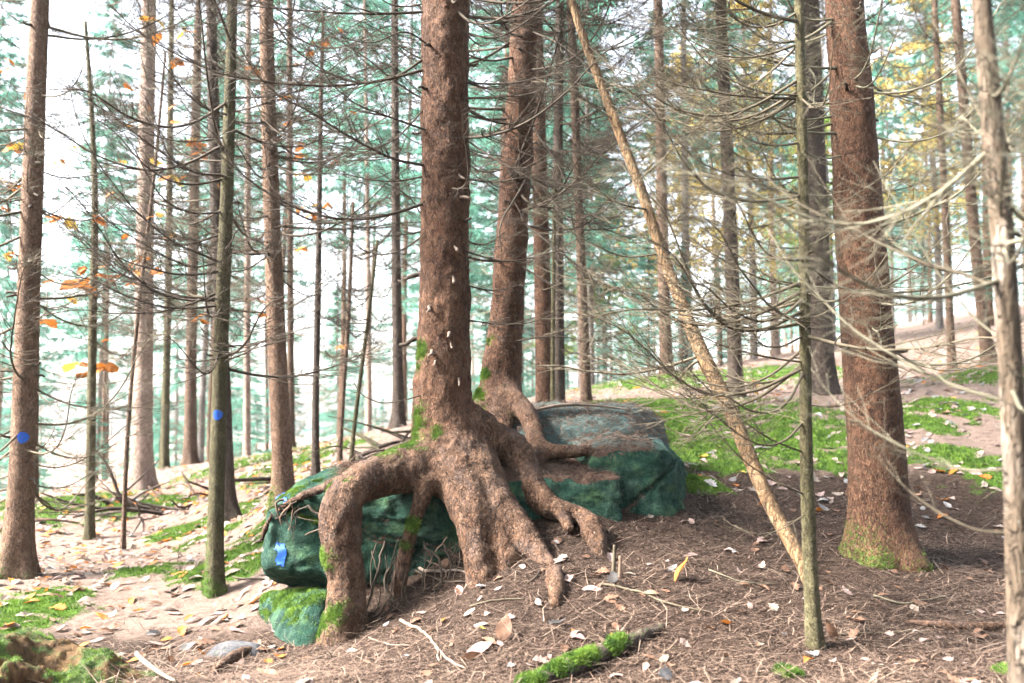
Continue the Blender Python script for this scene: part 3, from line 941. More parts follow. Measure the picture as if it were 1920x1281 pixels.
STUBS = []
for i in range(4):
    g = np.random.default_rng(40 + i)
    pts = np.array([[-.02, 0, 0], [.02, 0, 0], [.05, g.normal(0, .006), g.normal(-.006, .008)], [.078, g.normal(0, .014), g.normal(-.018, .012)]])
    pp, rr = resample(pts, [.012, .010, .009, .007], .012)
    rr = rr * (1 + .12 * np.sin(np.arange(len(rr)) * 2.1 + i))
    V, F = tubes(pp[None], rr[None], 8, True)
    STUBS.append(mesh_from('branch_stub', V, F))
    STUBS[-1].materials.append(M['stick'])
STUBD = []
for m_ in STUBS:
    c_ = m_.copy(); c_.materials.clear(); c_.materials.append(M['twig_dark']); STUBD.append(c_)

# ------------------------------------------------------------------ live crowns
def crown_mesh(name, h0, h1_, R, nb, seed, mat, droop=.3, twigs=14, per=9, nl=(.05, .12), nw=.014, leafy=False):
    g = np.random.default_rng(seed)
    u = g.uniform(0, 1, nb) ** .9
    z0 = h0 + (h1_ - h0) * u
    az = g.uniform(0, 2 * math.pi, nb)
    ln = R * ((1 - u) ** .75 * .9 + .12) * g.uniform(.6, 1.1, nb)
    ca, sa = np.cos(az), np.sin(az)
    t = np.linspace(0, 1, 5)
    dz = -droop * ln[:, None] * t + droop * .5 * ln[:, None] * t ** 2
    BP = np.stack([ca[:, None] * ln[:, None] * t, sa[:, None] * ln[:, None] * t, z0[:, None] + dz], -1)
    acc = Acc()
    V, F = tubes(BP, np.broadcast_to(.014 * (1 - .8 * t), (nb, 5)), 3)
    acc.add(V, F)
    nv_wood = sum(len(f) for f in F)
    n2 = nb * twigs
    bi = np.repeat(np.arange(nb), twigs)
    tt = g.uniform(.18, 1, n2)
    O = np.stack([ca[bi] * ln[bi] * tt, sa[bi] * ln[bi] * tt, z0[bi] - droop * ln[bi] * tt + droop * .5 * ln[bi] * tt ** 2], -1)
    sgn = g.choice([-1., 1.], n2)
    d = np.stack([ca[bi] * .7 - sa[bi] * sgn * .7, sa[bi] * .7 + ca[bi] * sgn * .7, g.normal(-.35, .2, n2)], -1)
    if leafy:
        d = g.normal(size=(n2, 3))
    d = nrm(d)
    tl = ln[bi] * g.uniform(.12, .34, n2) * (1.15 - tt * .6)
    n3 = n2 * per
    ti = np.repeat(np.arange(n2), per)
    s = g.uniform(0, 1, n3)
    B = O[ti] + d[ti] * (tl[ti] * s)[:, None]
    D = nrm(d[ti] + g.normal(size=(n3, 3)) * (1.0 if leafy else .55))
    L = g.uniform(*nl, n3)
    Vb, Fb = blades(B, D, L, np.full(n3, nw) * g.uniform(.7, 1.3, n3))
    acc.add(Vb, [Fb])
    V, F = acc.get()
    me = mesh_from(name, V, F, False)
    me.materials.append(M['twig_mid'])
    me.materials.append(M[mat])
    mi = np.zeros(len(me.polygons), np.int32)
    mi[nv_wood:] = 1
    me.polygons.foreach_set('material_index', mi)
    return me
CROWN_FAR = [crown_mesh('crown', 1.6 + .5 * i, 11.5, 1.9, 130, 900 + i, 'needles_live', per=9, nl=(.09, .2), nw=.03) for i in range(5)]
CROWN_HIGH = [crown_mesh('crown', 0, 5.5, 1.5, 70, 950 + i, 'needles_live', per=8, nl=(.07, .15), nw=.022) for i in range(3)]

# ------------------------------------------------------------------ generic trees
def trunk_geo(pix, Y, flare, seed, top=None, detail=0):
    pts = [P(p[0], p[1], Y) for p in pix]
    rr = [p[2] / 2 * Y / FPX for p in pix]
    b = pts[0].copy()
    zb = h1(b[0], b[1])
    pts[0] = np.array([b[0], b[1], min(b[2], zb)])
    foot = pts[0] - [0, 0, .18]
    if top != 0:
        tz = top or 9.5
        last, prev = pts[-1], pts[-3]
        if tz > last[2] + .3:
            d = (last - prev) / max(last[2] - prev[2], .01)
            d[:2] *= .5
            e = last + d * (tz - last[2])
            mid = last + d * (tz - last[2]) * .5
            pts += [mid, e]
            rr += [rr[-1] * (.72 if tz > 5 else .95), rr[-1] * (.25 if tz > 5 else .8)]
    pts = [foot] + pts
    rr = [rr[0] * 1.05] + rr
    step = .02 if detail else .07
    pp, rad_ = resample(np.array(pts), rr, step)
    sides = 64 if detail and rr[1] > .1 else (28 if detail else 18)
    n = len(pp)
    a = np.arange(sides) / sides * 2 * math.pi
    zrel = pp[:, 2] - zb
    ring = np.stack([np.cos(a), np.sin(a)], -1)
    lob = 1 + .55 * np.cos(5 * a + seed) + .3 * np.cos(3 * a + seed * 2.3)
    fl = flare * np.exp(-np.clip(zrel, 0, 9) / (.05 + flare * 2.2))
    r = rad_[:, None] + fl[:, None] * np.clip(lob, 0, 2)[None]
    q = np.stack([np.broadcast_to(np.cos(a), (n, sides)) * rad_[:, None], np.broadcast_to(np.sin(a), (n, sides)) * rad_[:, None], np.broadcast_to(pp[:, 2:3], (n, sides))], -1)
    r = r * (1 + .045 * fbm(q + seed * 1.7, 5, seed, 3))
    if detail:
        r = r + .0035 * fbm(q * [1, 1, .6] + seed, 55, seed + 2, 3)
    V = np.stack([pp[:, 0:1] + r * ring[None, :, 0], pp[:, 1:2] + r * ring[None, :, 1], np.broadcast_to(pp[:, 2:3], (n, sides))], -1)
    idx = np.arange(n * sides).reshape(n, sides)
    a0, b0 = idx[:-1], idx[1:]
    a1, b1 = np.roll(a0, -1, 1), np.roll(b0, -1, 1)
    F = [np.stack([a0, a1, b1, b0], -1).reshape(-1, 4), idx[-1:, :]]
    return V.reshape(-1, 3), F, pp, rad_, zb

def trunk_moss(V, cx, zb, amount, seed):
    side = smooth01(-(V[:, 0] - cx), -.02, .06)
    low = np.exp(-np.clip(V[:, 2] - zb, 0, 9) / .28)
    return amount * (.75 * low + .42 * side * np.exp(-np.clip(V[:, 2] - zb, 0, 9) / .9)) + .22 * fbm(V, 5, seed, 3) * amount

def add_branches(root, pp, rad_, zb, br, seed):
    g = np.random.default_rng(seed)
    base = np.array(root.location)
    zlo, zhi = zb + br['z'][0], zb + br['z'][1]
    zhi = min(zhi, pp[-1][2] - .05)
    n = int(br['n'] * br.get('k', 2.3 if T['Y'] > 6.5 else 1.4))
    zs = np.sort(g.uniform(zlo, zhi, n))
    zs = zlo + (zs - zlo)
    for i, z in enumerate(zs):
        c = np.array([np.interp(z, pp[:, 2], pp[:, k]) for k in range(3)])
        r = np.interp(z, pp[:, 2], rad_)
        if 'az' in br and g.random() < .8:
            az = rad(br['az'][0] + g.uniform(-.5, .5) * br['az'][1])
        else:
            az = g.uniform(0, 2 * math.pi)
        o = link('branch', branch_mesh(int(g.integers(16)), br['mat']), None, root)
        L = g.uniform(*br['L'])
        o.location = Vector(c + np.array([math.cos(az), math.sin(az), 0]) * r * .8 - base)
        o.rotation_euler = (g.uniform(-.5, .5), g.uniform(-.35, .22), az)
        o.scale = (L, L, L) if L > .9 else (L, L, max(L, .8))
        if g.random() < .5:
            az2 = g.uniform(0, 2 * math.pi)
            s = link('branch_stub', STUBD[int(g.integers(4))], None, root)
            s.location = Vector(c + np.array([math.cos(az2), math.sin(az2), 0]) * r * .92 + [0, 0, .04] - base)
            s.rotation_euler = (g.uniform(0, 6), g.uniform(-.4, .3), az2)
            k = min(1., r / .07)
            s.scale = (k, k, k)

def paint_dot(root, pp, rad_, px, py, dpx, Y):
    c = P(px, py, Y)
    z = c[2]
    ctr = np.array([np.interp(z, pp[:, 2], pp[:, k]) for k in range(3)])
    r = np.interp(z, pp[:, 2], rad_) * 1.05 + .004
    R = dpx / 2 * Y / FPX
    off = (c[0] - ctr[0]) / r
    th0 = math.atan2(-ctr[1], -ctr[0]) + math.asin(max(-.9, min(.9, off)))
    V, F = [], []
    nr, na = 5, 20
    for i in range(nr + 1):
        for j in range(na):
            a = j / na * 2 * math.pi
            q = R * i / nr * (1 + .06 * math.sin(3 * a + 1) + .04 * math.sin(7 * a))
            dz, da = q * math.sin(a), q * math.cos(a) / r
            cc = [np.interp(z + dz, pp[:, 2], pp[:, k]) for k in range(2)]
            V.append((cc[0] + r * math.cos(th0 + da), cc[1] + r * math.sin(th0 + da), z + dz))
    for i in range(nr):
        for j in range(na):
            F.append((i * na + j, i * na + (j + 1) % na, (i + 1) * na + (j + 1) % na, (i + 1) * na + j))
    o = part('paint_mark', np.array(V), [np.array(F)], M['paint'], root)
    o['label'] = 'round blue painted trail dot'

for ti, T in enumerate(TREES):
    V, F, pp, rad_, zb = trunk_geo(T['pix'], T['Y'], T['flare'], ti + 3, T.get('top'), T.get('detail', 0))
    root = empty('sapling' if T['k'] in ('t13', 't13b', 't18b', 't23') else ('dead_tree' if T['k'] == 't28' else 'spruce_tree'),
                 (pp[0][0], pp[0][1], zb), T['label'], 'tree')
    ms = trunk_moss(V, np.interp(V[:, 2], pp[:, 2], pp[:, 0]), zb, T['moss'], ti)
    trk = part('trunk', V, F, M[T['mat']], root, True, {'moss': ms})
    if T['moss'] >= .5 and T['Y'] < 10:
        N = vnormals(V, [F[0]])
        m = smooth01(ms + .35 * moss_noise(V), .38, .6) * (V[:, 2] < zb + 1.6)
        if m.sum() > 3:
            fuzz('moss', trk, V, N, m, 3500, L=(.006, .018), jit=.012, label='bright green moss')
    add_branches(root, pp, rad_, zb, T['br'], 60 + ti)
    if T.get('blaze'):
        paint_dot(trk, pp, rad_, *T['blaze'], T['Y'])
    if T.get('top') is None and T['pix'][0][0] > 500:
        o = link('crown', CROWN_HIGH[ti % 3], None, root)
        tip = pp[-1]
        zc_ = max(5.2, CAMZ + .43 * T['Y'] + .7)
        o.location = Vector((np.interp(zc_, pp[:, 2], pp[:, 0]), np.interp(zc_, pp[:, 2], pp[:, 1]), zc_)) - root.location
        o.rotation_euler = (0, 0, ti * 1.3)
    T['pp'], T['root'], T['rad'] = pp, root, rad_
TD = {T['k']: T for T in TREES}

# ------------------------------------------------------------------ hero spruce: trunk and clasping roots in one skin, then cut into parts
def sculpt_tree(name, label, trunk, roots, h, bark_amp, matT, matR, lo, hi, k=.07, ks=None, moss_fn=None, topz=9.5, seed=1):
    lo, hi = np.array(lo, float), np.array(hi, float)
    shape = tuple(np.ceil((hi - lo) / h).astype(int) + 1)
    chains = []
    for pts in [trunk] + [r for r in roots]:
        W = np.array([P(p[0], p[1], p[2]) for p in pts])
        R = np.array([p[3] / 2 * p[2] / FPX for p in pts])
        chains.append(resample(W, R, .035))
    D = None
    for ci, (pts, rr) in enumerate(chains):
        G = chain_sdf(shape, lo, h, pts, rr)
        D = G if D is None else smin(D, G, ks[ci] if ks else k)
    D[:, :, -1] = np.where(D[:, :, -1] < 9, 1, 1)
    V, Q = surface_nets(D, lo, h)
    N = vnormals(V, [Q])
    q = V * [1, 1, .6]
    disp = bark_amp * (fbm(q, 26, seed, 3) * 1.1 + .8 * np.abs(fbm(q, 60, seed + 5, 2))) + .018 * fbm(V, 6, seed + 9, 3) + .006 * fbm(V * [1, 1, .35], 16, seed + 12, 2)
    V = V + N * disp[:, None]
    zc = V[Q].mean(1)
    dist = np.stack([chain_dist(zc, *c) for c in chains], 1)
    dist[:, 0] -= .015
    own = dist.argmin(1)
    base = np.array([chains[0][0][0][0], chains[0][0][0][1], 0.0])
    base[2] = lo[2] + .1
    root = empty(name, base, label, 'tree')
    ms = moss_fn(V) if moss_fn else np.zeros(len(V))
    for ci in range(len(chains)):
        f = Q[own == ci]
        if not len(f):
            continue
        u, inv = np.unique(f, return_inverse=True)
        Vp, Fp, mp = V[u], [inv.reshape(-1, 4)], ms[u]
        nloc = N[u]
        if ci == 0:
            t0, r0 = chains[0][0][-1], chains[0][1][-1]
            t0 = t0.copy()
            d = nrm(chains[0][0][-1] - chains[0][0][-8])
            zz = np.array([t0 - d * .12, t0 + d * (topz - t0[2]) * .5, t0 + d * (topz - t0[2])])
            tp, tr = resample(zz, [r0 * .97, r0 * .7, r0 * .25], .1)
            tv, tf = tubes(tp[None], tr[None], 32, True)
            A2 = Acc().add(Vp, Fp).add(tv, tf)
            Vp, Fp = A2.get()
            mp = np.concatenate([mp, np.zeros(len(tv))])
        part('trunk' if ci == 0 else 'root', Vp, Fp, M[matT if ci == 0 else matR], root, True, {'moss': mp})
    return root, chains, V, N, ms, Q

HT = [(842,905,6.38,132),(836,860,6.36,126),(832,800,6.34,117),(829,740,6.33,108),(831,680,6.32,103),(833,600,6.31,97),(834,500,6.3,93),(835,350,6.3,91),(835,180,6.3,90),(836,20,6.3,90),(836,-60,6.3,89)]
HR = [
  # big left root over the edge of the slab and down to the soil
  [(815,868,6.25,95),(770,880,6.10,88),(715,893,5.98,76),(672,908,5.88,72),(645,935,5.83,74),(638,975,5.80,75),(641,1030,5.80,72),(650,1080,5.79,70),(650,1130,5.78,74),(646,1175,5.77,84),(640,1225,5.78,96)],
  # thin root leaning left across the rock face
  [(815,880,6.15,60),(800,905,6.03,40),(790,935,5.99,30),(775,985,5.98,26),(762,1035,5.98,25),(752,1080,5.97,23),(748,1150,5.98,24)],
  # front root, three prongs
  [(850,860,6.22,112),(872,920,6.04,86),(888,980,5.92,72),(897,1030,5.86,60),(902,1080,5.80,58),(904,1120,5.80,62)],
  [(880,890,6.14,86),(918,955,6.0,52),(942,1010,5.91,43),(956,1060,5.83,42),(962,1110,5.80,46)],
  [(895,890,6.12,85),(930,935,6.02,60),(965,980,5.93,52),(995,1020,5.85,46),(1020,1055,5.77,40),(1042,1100,5.66,36),(1048,1150,5.56,30)],
  [(884,880,6.24,108),(908,940,6.08,98),(930,995,5.99,92),(945,1045,5.93,90),(950,1095,5.91,98)],
  # right root: thick shoulder, knee, then down
  [(880,815,6.38,110),(915,828,6.42,84),(950,838,6.45,72),(972,856,6.42,62),(984,885,6.36,58),(1000,918,6.28,56),(1024,944,6.2,50),(1050,958,6.16,40),(1082,966,6.14,34),(1104,980,6.08,40),(1114,1010,6.0,44),(1122,1050,5.9,42),(1126,1100,5.86,42)],
  # slim root creeping to the left end of the slab
  [(640,905,6.0,34),(608,914,6.02,17),(575,926,6.04,15),(540,944,6.05,14),(512,966,6.06,12),(498,990,6.05,9),(492,1012,6.05,5)],
  # broken stub beside the right root
  [(1050,960,6.12,26),(1062,975,6.06,26),(1066,990,6.02,22)],
]
def hero_moss(V):
    def blob(px, py, Y, r):
        c = P(px, py, Y)
        return np.exp(-((V - c) ** 2).sum(1) / (r * r))
    m = 0
    for b in [(752,838,6.17,.20),(770,795,6.2,.15),(735,866,6.05,.13),(622,915,5.85,.06),(655,905,5.8,.05),(618,1040,5.75,.09),(632,1150,5.68,.10),(618,1175,5.72,.10),(785,655,6.2,.09),(772,690,6.2,.07),(820,815,6.15,.07),(835,885,6.05,.06),(880,960,5.9,.05),(772,985,5.95,.07),(760,1020,5.95,.05)]:
        m = np.maximum(m, blob(*b)) if not isinstance(m, int) else blob(*b)
    return np.where(m > .03, m * .8 + .55 * fbm(V, 11, 3, 4, .65) * np.sqrt(np.clip(m, 0, 1)), 0)
hero, hch, hV, hN, hM, hQ = sculpt_tree('spruce_tree', 'big reddish spruce whose thick roots clasp and straddle the green boulder', HT, HR, .0105, .0085, 'bark', 'root',
     (-1.62, 5.30, -.35), (.72, 6.86, 4.02), ks=[0, .075, .04, .075, .022, .022, .045, .05, .04, .02], moss_fn=hero_moss, seed=3)
w = smooth01(hM + .3 * moss_noise(hV, 40) * (hM > .1), .40, .75)
fuzz('moss', hero, hV, hN, w, 14000, L=(.006, .02), wd=.0032, jit=.007, label='bright green moss in the root crotch and on the roots')

ST = [(935,800,7.25,98),(935,770,7.25,88),(936,735,7.24,80),(940,690,7.22,72),(949,600,7.2,63),(957,480,7.2,60),(968,330,7.2,57),(978,170,7.2,56),(986,0,7.2,55),(989,-60,7.2,54)]
SR = [
  [(945,735,7.18,60),(965,752,7.02,42),(985,772,6.92,36),(998,800,6.80,36),(1004,830,6.66,36),(1006,858,6.56,34),(1008,880,6.52,24)],
  [(1000,838,6.66,30),(1025,846,6.6,28),(1060,848,6.56,25),(1095,846,6.54,22),(1120,850,6.54,16)],
  [(915,760,7.2,60),(900,785,7.12,44),(890,815,7.0,36),(885,835,6.95,24)],
  [(940,760,7.12,60),(945,785,7.02,46),(950,805,6.95,24)],
]
def sec_moss(V):
    m = np.zeros(len(V))
    for b in [(958,758,7.08,.09),(950,735,7.1,.07),(962,775,7.0,.06),(905,745,7.15,.10),(900,775,7.1,.09),(915,700,7.15,.07),(925,640,7.15,.06)]:
        c = P(*b[:3])
        m = np.maximum(m, np.exp(-((V - c) ** 2).sum(1) / b[3] ** 2))
    return np.where(m > .03, m * .8 + .55 * fbm(V, 11, 5, 4, .65) * np.sqrt(np.clip(m, 0, 1)), 0)
second, sch, sV, sN, sM, sQ = sculpt_tree('spruce_tree', 'leaning spruce standing on top of the boulder behind the big rooted spruce', ST, SR, .012, .004, 'bark', 'root',
     (-.55, 6.30, .6), (.75, 7.62, 4.5), k=.06, moss_fn=sec_moss, seed=8)
w = smooth01(sM + .3 * moss_noise(sV, 40) * (sM > .1), .40, .75)
fuzz('moss', second, sV, sN, w, 5000, L=(.006, .018), jit=.007, label='bright green moss at the foot')

for rt_, tz_, q_ in ((hero, 9.5, 0), (second, 9.5, 1)):
    o = link('crown', CROWN_HIGH[q_], None, rt_)
    o.location = Vector((-.42 if q_ == 0 else .3, 6.3 if q_ == 0 else 7.2, 5.0)) - rt_.location

g_ = np.random.default_rng(91)
for i in range(34):
    if i < 24:
        px, py = g_.uniform(690, 880), g_.uniform(1005, 1055)
        a = P(px, py, 6.0)
        e = np.array([a[0] + g_.normal(0, .09), 5.86 + g_.uniform(-.05, .08), 0])
        e[2] = h1(e[0], e[1]) - .01
    else:
        px, py = g_.uniform(515, 600), g_.uniform(935, 955)
        a = P(px, py, 6.02)
        e = a + [g_.normal(0, .03), -.03, -g_.uniform(.06, .2)]
    m_ = (a + e) / 2 + g_.normal(size=3) * [.06, .02, .03]
    tp, tr = resample(np.array([a, m_, e]), [.0045, .0035, .002] if i % 4 else [.009, .008, .006], .03)
    tp = tp + np.column_stack([fbm(tp, 22, i, 2), fbm(tp, 22, i + 40, 2), fbm(tp, 22, i + 80, 2)]) * .014
    tv, tf = tubes(tp[None], tr[None], 5)
    part('rootlet', tv, tf, M['twig_red' if i % 5 == 0 else 'twig_dark'], hero)

def stub(root, px, py, Y, az, tilt, s, pale=True):
    c = P(px, py, Y)
    o = link('branch_stub', (STUBS if pale else STUBD)[int(rng.integers(4))], None, root)
    o.location = Vector(c) - root.location
    o.rotation_euler = (rng.uniform(0, 6), tilt, az)
    o.scale = (s, s, s)
for px, py, dz, az, s in [(852,460,.15,-80,1),(846,510,.145,-70,1.2),(806,574,.145,-105,1),(842,620,.15,-80,1.1),(845,640,.15,-85,.8),(812,655,.15,-110,1.1),(820,672,.15,-100,.8),(860,712,.15,-70,.7),(868,370,.14,-50,1.1),(862,330,.14,-40,.8)]:
    stub(hero, px, py, 6.32 - dz, rad(az), rad(rng.uniform(5, 55)), s)
for px, py in [(792,514),(783,635)]:
    stub(hero, px, py, 6.3, rad(180), rad(10), 1.5, False)

# pixel-traced main limbs: (px, py, depth) with side twigs grown on them
def limb(root, pts, r0, r1, nlat, lat, mat, seed, sub=4):
    q = PX(pts)
    V, F = make_branch(q, r0, r1, nlat, lat, seed, sub, rs=min(1., q[:, 1].mean() / 5.6))
    part('branch', V, F, M[mat], root)
hero_l = [
  ([(805,378,6.25),(740,400,6.15),(690,410,6.1),(620,408,6.0),(550,390,5.95),(490,355,5.9),(440,310,5.85),(395,230,5.8)], .011, .003, 26, .55),
  ([(805,312,6.25),(740,298,6.1),(690,275,6.0),(640,245,5.9),(570,205,5.8),(500,160,5.7),(450,90,5.6)], .011, .003, 30, .6),
  ([(805,128,6.25),(720,150,6.2),(640,160,6.15),(540,157,6.1),(440,145,6.0),(350,110,5.95),(260,60,5.9),(200,0,5.9)], .011, .003, 30, .7),
  ([(805,22,6.25),(700,26,6.2),(600,22,6.15),(480,12,6.1),(380,-10,6.1)], .010, .003, 24, .6),
  ([(800,432,6.25),(760,440,6.2),(725,444,6.15)], .006, .003, 5, .15),
  ([(795,740,6.22),(750,752,6.1),(710,755,6.05),(680,740,6.0),(665,715,6.0)], .005, .002, 5, .15),
  ([(800,245,6.2),(720,215,6.0),(660,190,5.9),(610,140,5.8),(585,60,5.7)], .008, .002, 22, .5),
  ([(870,335,6.25),(930,342,6.2),(990,335,6.1),(1060,350,6.05),(1130,330,6.0)], .008, .002, 20, .5),
  ([(870,470,6.25),(920,486,6.2),(970,488,6.2),(1040,470,6.15),(1100,440,6.1)], .007, .002, 16, .4),
  ([(870,185,6.25),(940,183,6.2),(1000,175,6.15),(1080,140,6.1)], .009, .003, 18, .5),
  ([(872,600,6.28),(940,608,6.2),(1010,600,6.15),(1070,565,6.1)], .006, .002, 12, .35),
  ([(872,535,6.28),(930,545,6.2),(1000,530,6.1)], .006, .002, 10, .3),
  ([(870,260,6.25),(930,300,6.1),(1000,340,6.0),(1080,420,5.9)], .007, .002, 16, .4),
  ([(865,60,6.2),(930,70,6.1),(1000,30,6.0),(1060,-30,5.9)], .008, .002, 16, .5),
  ([(810,90,6.2),(760,60,6.0),(700,80,5.9),(640,70,5.8)], .007, .002, 16, .5),
  ([(800,200,6.25),(740,260,6.1),(670,290,6.0),(600,300,5.9)], .006, .002, 18, .45),
]
for i, (p, r0, r1, n, l) in enumerate(hero_l):
    limb(hero, p, r0, r1, int(n * 1.5), l * 1.1, 'twig_dark', 700 + i, 5)
sec_l = [
  ([(1000,240,7.1),(1040,300,6.9),(1080,370,6.7),(1120,420,6.6),(1190,450,6.5)], .009, .002, 22, .5),
  ([(990,330,7.1),(940,420,6.8),(940,470,6.7)], .009, .004, 8, .3),
  ([(1000,60,7.1),(1060,90,6.9),(1130,150,6.8),(1170,210,6.7)], .008, .002, 22, .5),
  ([(960,330,7.1),(1010,200,6.7),(1040,100,6.5),(1060,20,6.4)], .010, .004, 14, .4),
  ([(985,420,7.1),(1060,480,6.9),(1150,540,6.8),(1260,560,6.7)], .009, .003, 22, .5),
  ([(980,500,7.1),(1060,550,7.0),(1130,570,6.9)], .007, .002, 14, .4),
  ([(965,640,7.1),(1040,630,7.0),(1110,640,6.9),(1180,620,6.9)], .006, .002, 14, .4),
]
for i, (p, r0, r1, n, l) in enumerate(sec_l):
    limb(second, p, r0, r1, int(n * 1.4), l * 1.1, 'twig_dark', 800 + i, 5)
t7_l = [
  ([(412,492,6.85),(380,478,6.75),(320,450,6.6),(260,400,6.5),(200,330,6.4),(150,240,6.3),(125,150,6.2)], .009, .002, 28, .6),
  ([(414,490,6.85),(360,500,6.8),(290,470,6.7),(210,420,6.6),(150,370,6.5)], .008, .002, 22, .5),
  ([(425,215,6.85),(380,200,6.7),(330,150,6.6),(280,70,6.5),(250,0,6.4)], .008, .002, 22, .5),
  ([(421,330,6.85),(360,320,6.7),(280,270,6.6),(200,210,6.5),(140,170,6.4)], .009, .002, 26, .6),
  ([(410,560,6.85),(340,555,6.8),(270,530,6.8),(200,500,6.7),(120,420,6.6)], .007, .002, 22, .5),
  ([(440,130,6.9),(470,170,6.7),(500,230,6.6),(560,270,6.4),(640,290,6.3)], .008, .002, 20, .5),
]
for i, (p, r0, r1, n, l) in enumerate(t7_l):
    limb(TD['t7']['root'], p, r0, r1, int(n * 1.5), l * 1.1, 'twig_dark', 820 + i, 5)
t28_l = [
  ([(1882,545,2.75),(1800,512,2.85),(1734,492,2.95),(1645,451,3.05),(1556,409,3.15),(1496,380,3.2),(1437,332,3.3),(1390,260,3.4)], .0085, .002, 26, .42),
  ([(1892,755,2.75),(1800,728,2.8),(1734,700,2.85),(1651,652,2.95),(1585,605,3.05),(1532,551,3.15),(1485,504,3.2),(1440,430,3.3)], .0085, .002, 28, .42),
  ([(1870,290,2.75),(1840,220,2.9),(1790,120,3.0),(1740,20,3.1)], .006, .002, 14, .35),
  ([(1900,880,2.75),(1800,880,2.8),(1700,840,2.9),(1600,780,3.0),(1520,690,3.1)], .006, .0015, 24, .4),
  ([(1905,1000,2.75),(1820,990,2.8),(1720,930,2.9),(1640,850,3.0)], .005, .0015, 18, .35),
  ([(1885,640,2.75),(1820,590,2.9),(1740,480,3.0),(1680,380,3.1),(1640,300,3.2)], .005, .0015, 18, .35),
]
for i, (p, r0, r1, n, l) in enumerate(t28_l):
    limb(TD['t28']['root'], p, r0 * .75, r1 * .65, int(n * .7), l * 1.15, 'twig_pale' if i % 2 else 'twig_mid', 840 + i, 3)
t23_l = [
  ([(1506,332,4.9),(1425,335,4.8),(1348,320,4.7),(1290,285,4.6),(1230,210,4.6),(1190,120,4.6)], .0065, .0018, 24, .42),
  ([(1509,540,4.9),(1420,520,4.85),(1330,470,4.8),(1250,400,4.8),(1190,300,4.7)], .0065, .0018, 26, .42),
  ([(1511,680,4.9),(1430,668,4.8),(1340,640,4.7),(1250,590,4.7),(1160,500,4.6)], .0065, .0018, 26, .42),
  ([(1512,850,4.9),(1440,820,4.8),(1360,760,4.75),(1290,690,4.7),(1230,600,4.7)], .006, .0018, 24, .4),
  ([(1514,930,4.9),(1450,900,4.8),(1380,850,4.7),(1290,740,4.7),(1240,640,4.6)], .006, .0018, 22, .4),
  ([(1503,180,4.9),(1420,170,4.8),(1340,130,4.8),(1280,60,4.7),(1240,-20,4.7)], .006, .0018, 22, .42),
  ([(1516,960,4.9),(1470,990,4.8),(1420,1000,4.7),(1380,980,4.7)], .004, .0015, 10, .25),
  ([(1509,600,4.9),(1560,580,4.8),(1630,520,4.6),(1700,420,4.5),(1740,320,4.5)], .005, .0015, 18, .4),
  ([(1506,400,4.9),(1560,390,4.8),(1640,340,4.7),(1720,260,4.6)], .005, .0015, 18, .4),
  ([(1512,760,4.9),(1580,760,4.8),(1670,720,4.6),(1760,650,4.5)], .005, .0015, 18, .4),
]
for i, (p, r0, r1, n, l) in enumerate(t23_l):
    limb(TD['t23']['root'], p, r0 * .85, r1 * .8, int(n * .8), l * 1.25, 'twig_mid', 860 + i, 3)

T = {'Y': 6}
for rt_, ch_, n_, sd_ in ((hero, hch, 16, 401), (second, sch, 18, 402)):
    add_branches(rt_, ch_[0][0], ch_[0][1], 0, dict(n=n_, z=(2.35, 4.3), L=(.6, 1.5), mat='twig_dark', k=1), sd_)
# the leaning dead stem
LP_ = [(1522,1105,5.0),(1500,1050,5.05),(1465,985,5.15),(1430,915,5.25),(1390,820,5.4),(1352,735,5.5),(1310,650,5.6),(1270,550,5.7),(1240,470,5.75),(1205,365,5.8),(1165,260,5.85),(1130,165,5.9),(1095,75,5.9),(1070,-5,5.95),(1050,-90,5.95)]
LW = [24,25,27,28,28,29,27,23,22,20,19,17,16,14,13]
pp, rr = resample(PX(LP_), [w_ / 2 * p_[2] / FPX for w_, p_ in zip(LW, LP_)], .035)
V, F = tubes(pp[None], rr[None], 20, True)
N = vnormals(V, [F[0]])
V = V + N * (.004 * fbm(V, 14, 5, 3) + .0025 * fbm(V, 60, 6, 2))[:, None]
lean = empty('leaning_dead_tree', pp[0], 'dead orange-barked stem leaning diagonally, its foot against the olive sapling', 'tree')
part('trunk', V, F, M['bark_peel'], lean, True, {'moss': np.zeros(len(V))})
lean_l = [
  ([(1312,668,5.6),(1240,690,5.55),(1160,702,5.5),(1060,690,5.5),(1000,688,5.5)], .010, .003, 12, .4),
  ([(1318,672,5.6),(1290,690,5.5),(1270,710,5.45)], .009, .006, 3, .2),
  ([(1370,745,5.5),(1330,790,5.4),(1300,815,5.4),(1230,800,5.4)], .007, .002, 10, .3),
  ([(1225,395,5.78),(1160,380,5.7),(1100,340,5.7),(1060,280,5.6)], .007, .002, 16, .4),
  ([(1245,475,5.75),(1170,480,5.7),(1100,450,5.6),(1020,400,5.6)], .007, .002, 18, .4),
  ([(1150,225,5.85),(1090,180,5.8),(1020,90,5.7)], .006, .002, 16, .4),
  ([(1195,340,5.8),(1260,280,5.7),(1300,200,5.6),(1320,100,5.6)], .006, .002, 18, .4),
  ([(1385,815,5.4),(1320,760,5.3),(1250,690,5.2),(1180,600,5.1)], .006, .002, 16, .35),
]
for i, (p, r0, r1, n, l) in enumerate(lean_l):
    limb(lean, p, r0, r1, n, l, 'twig_mid', 880 + i)

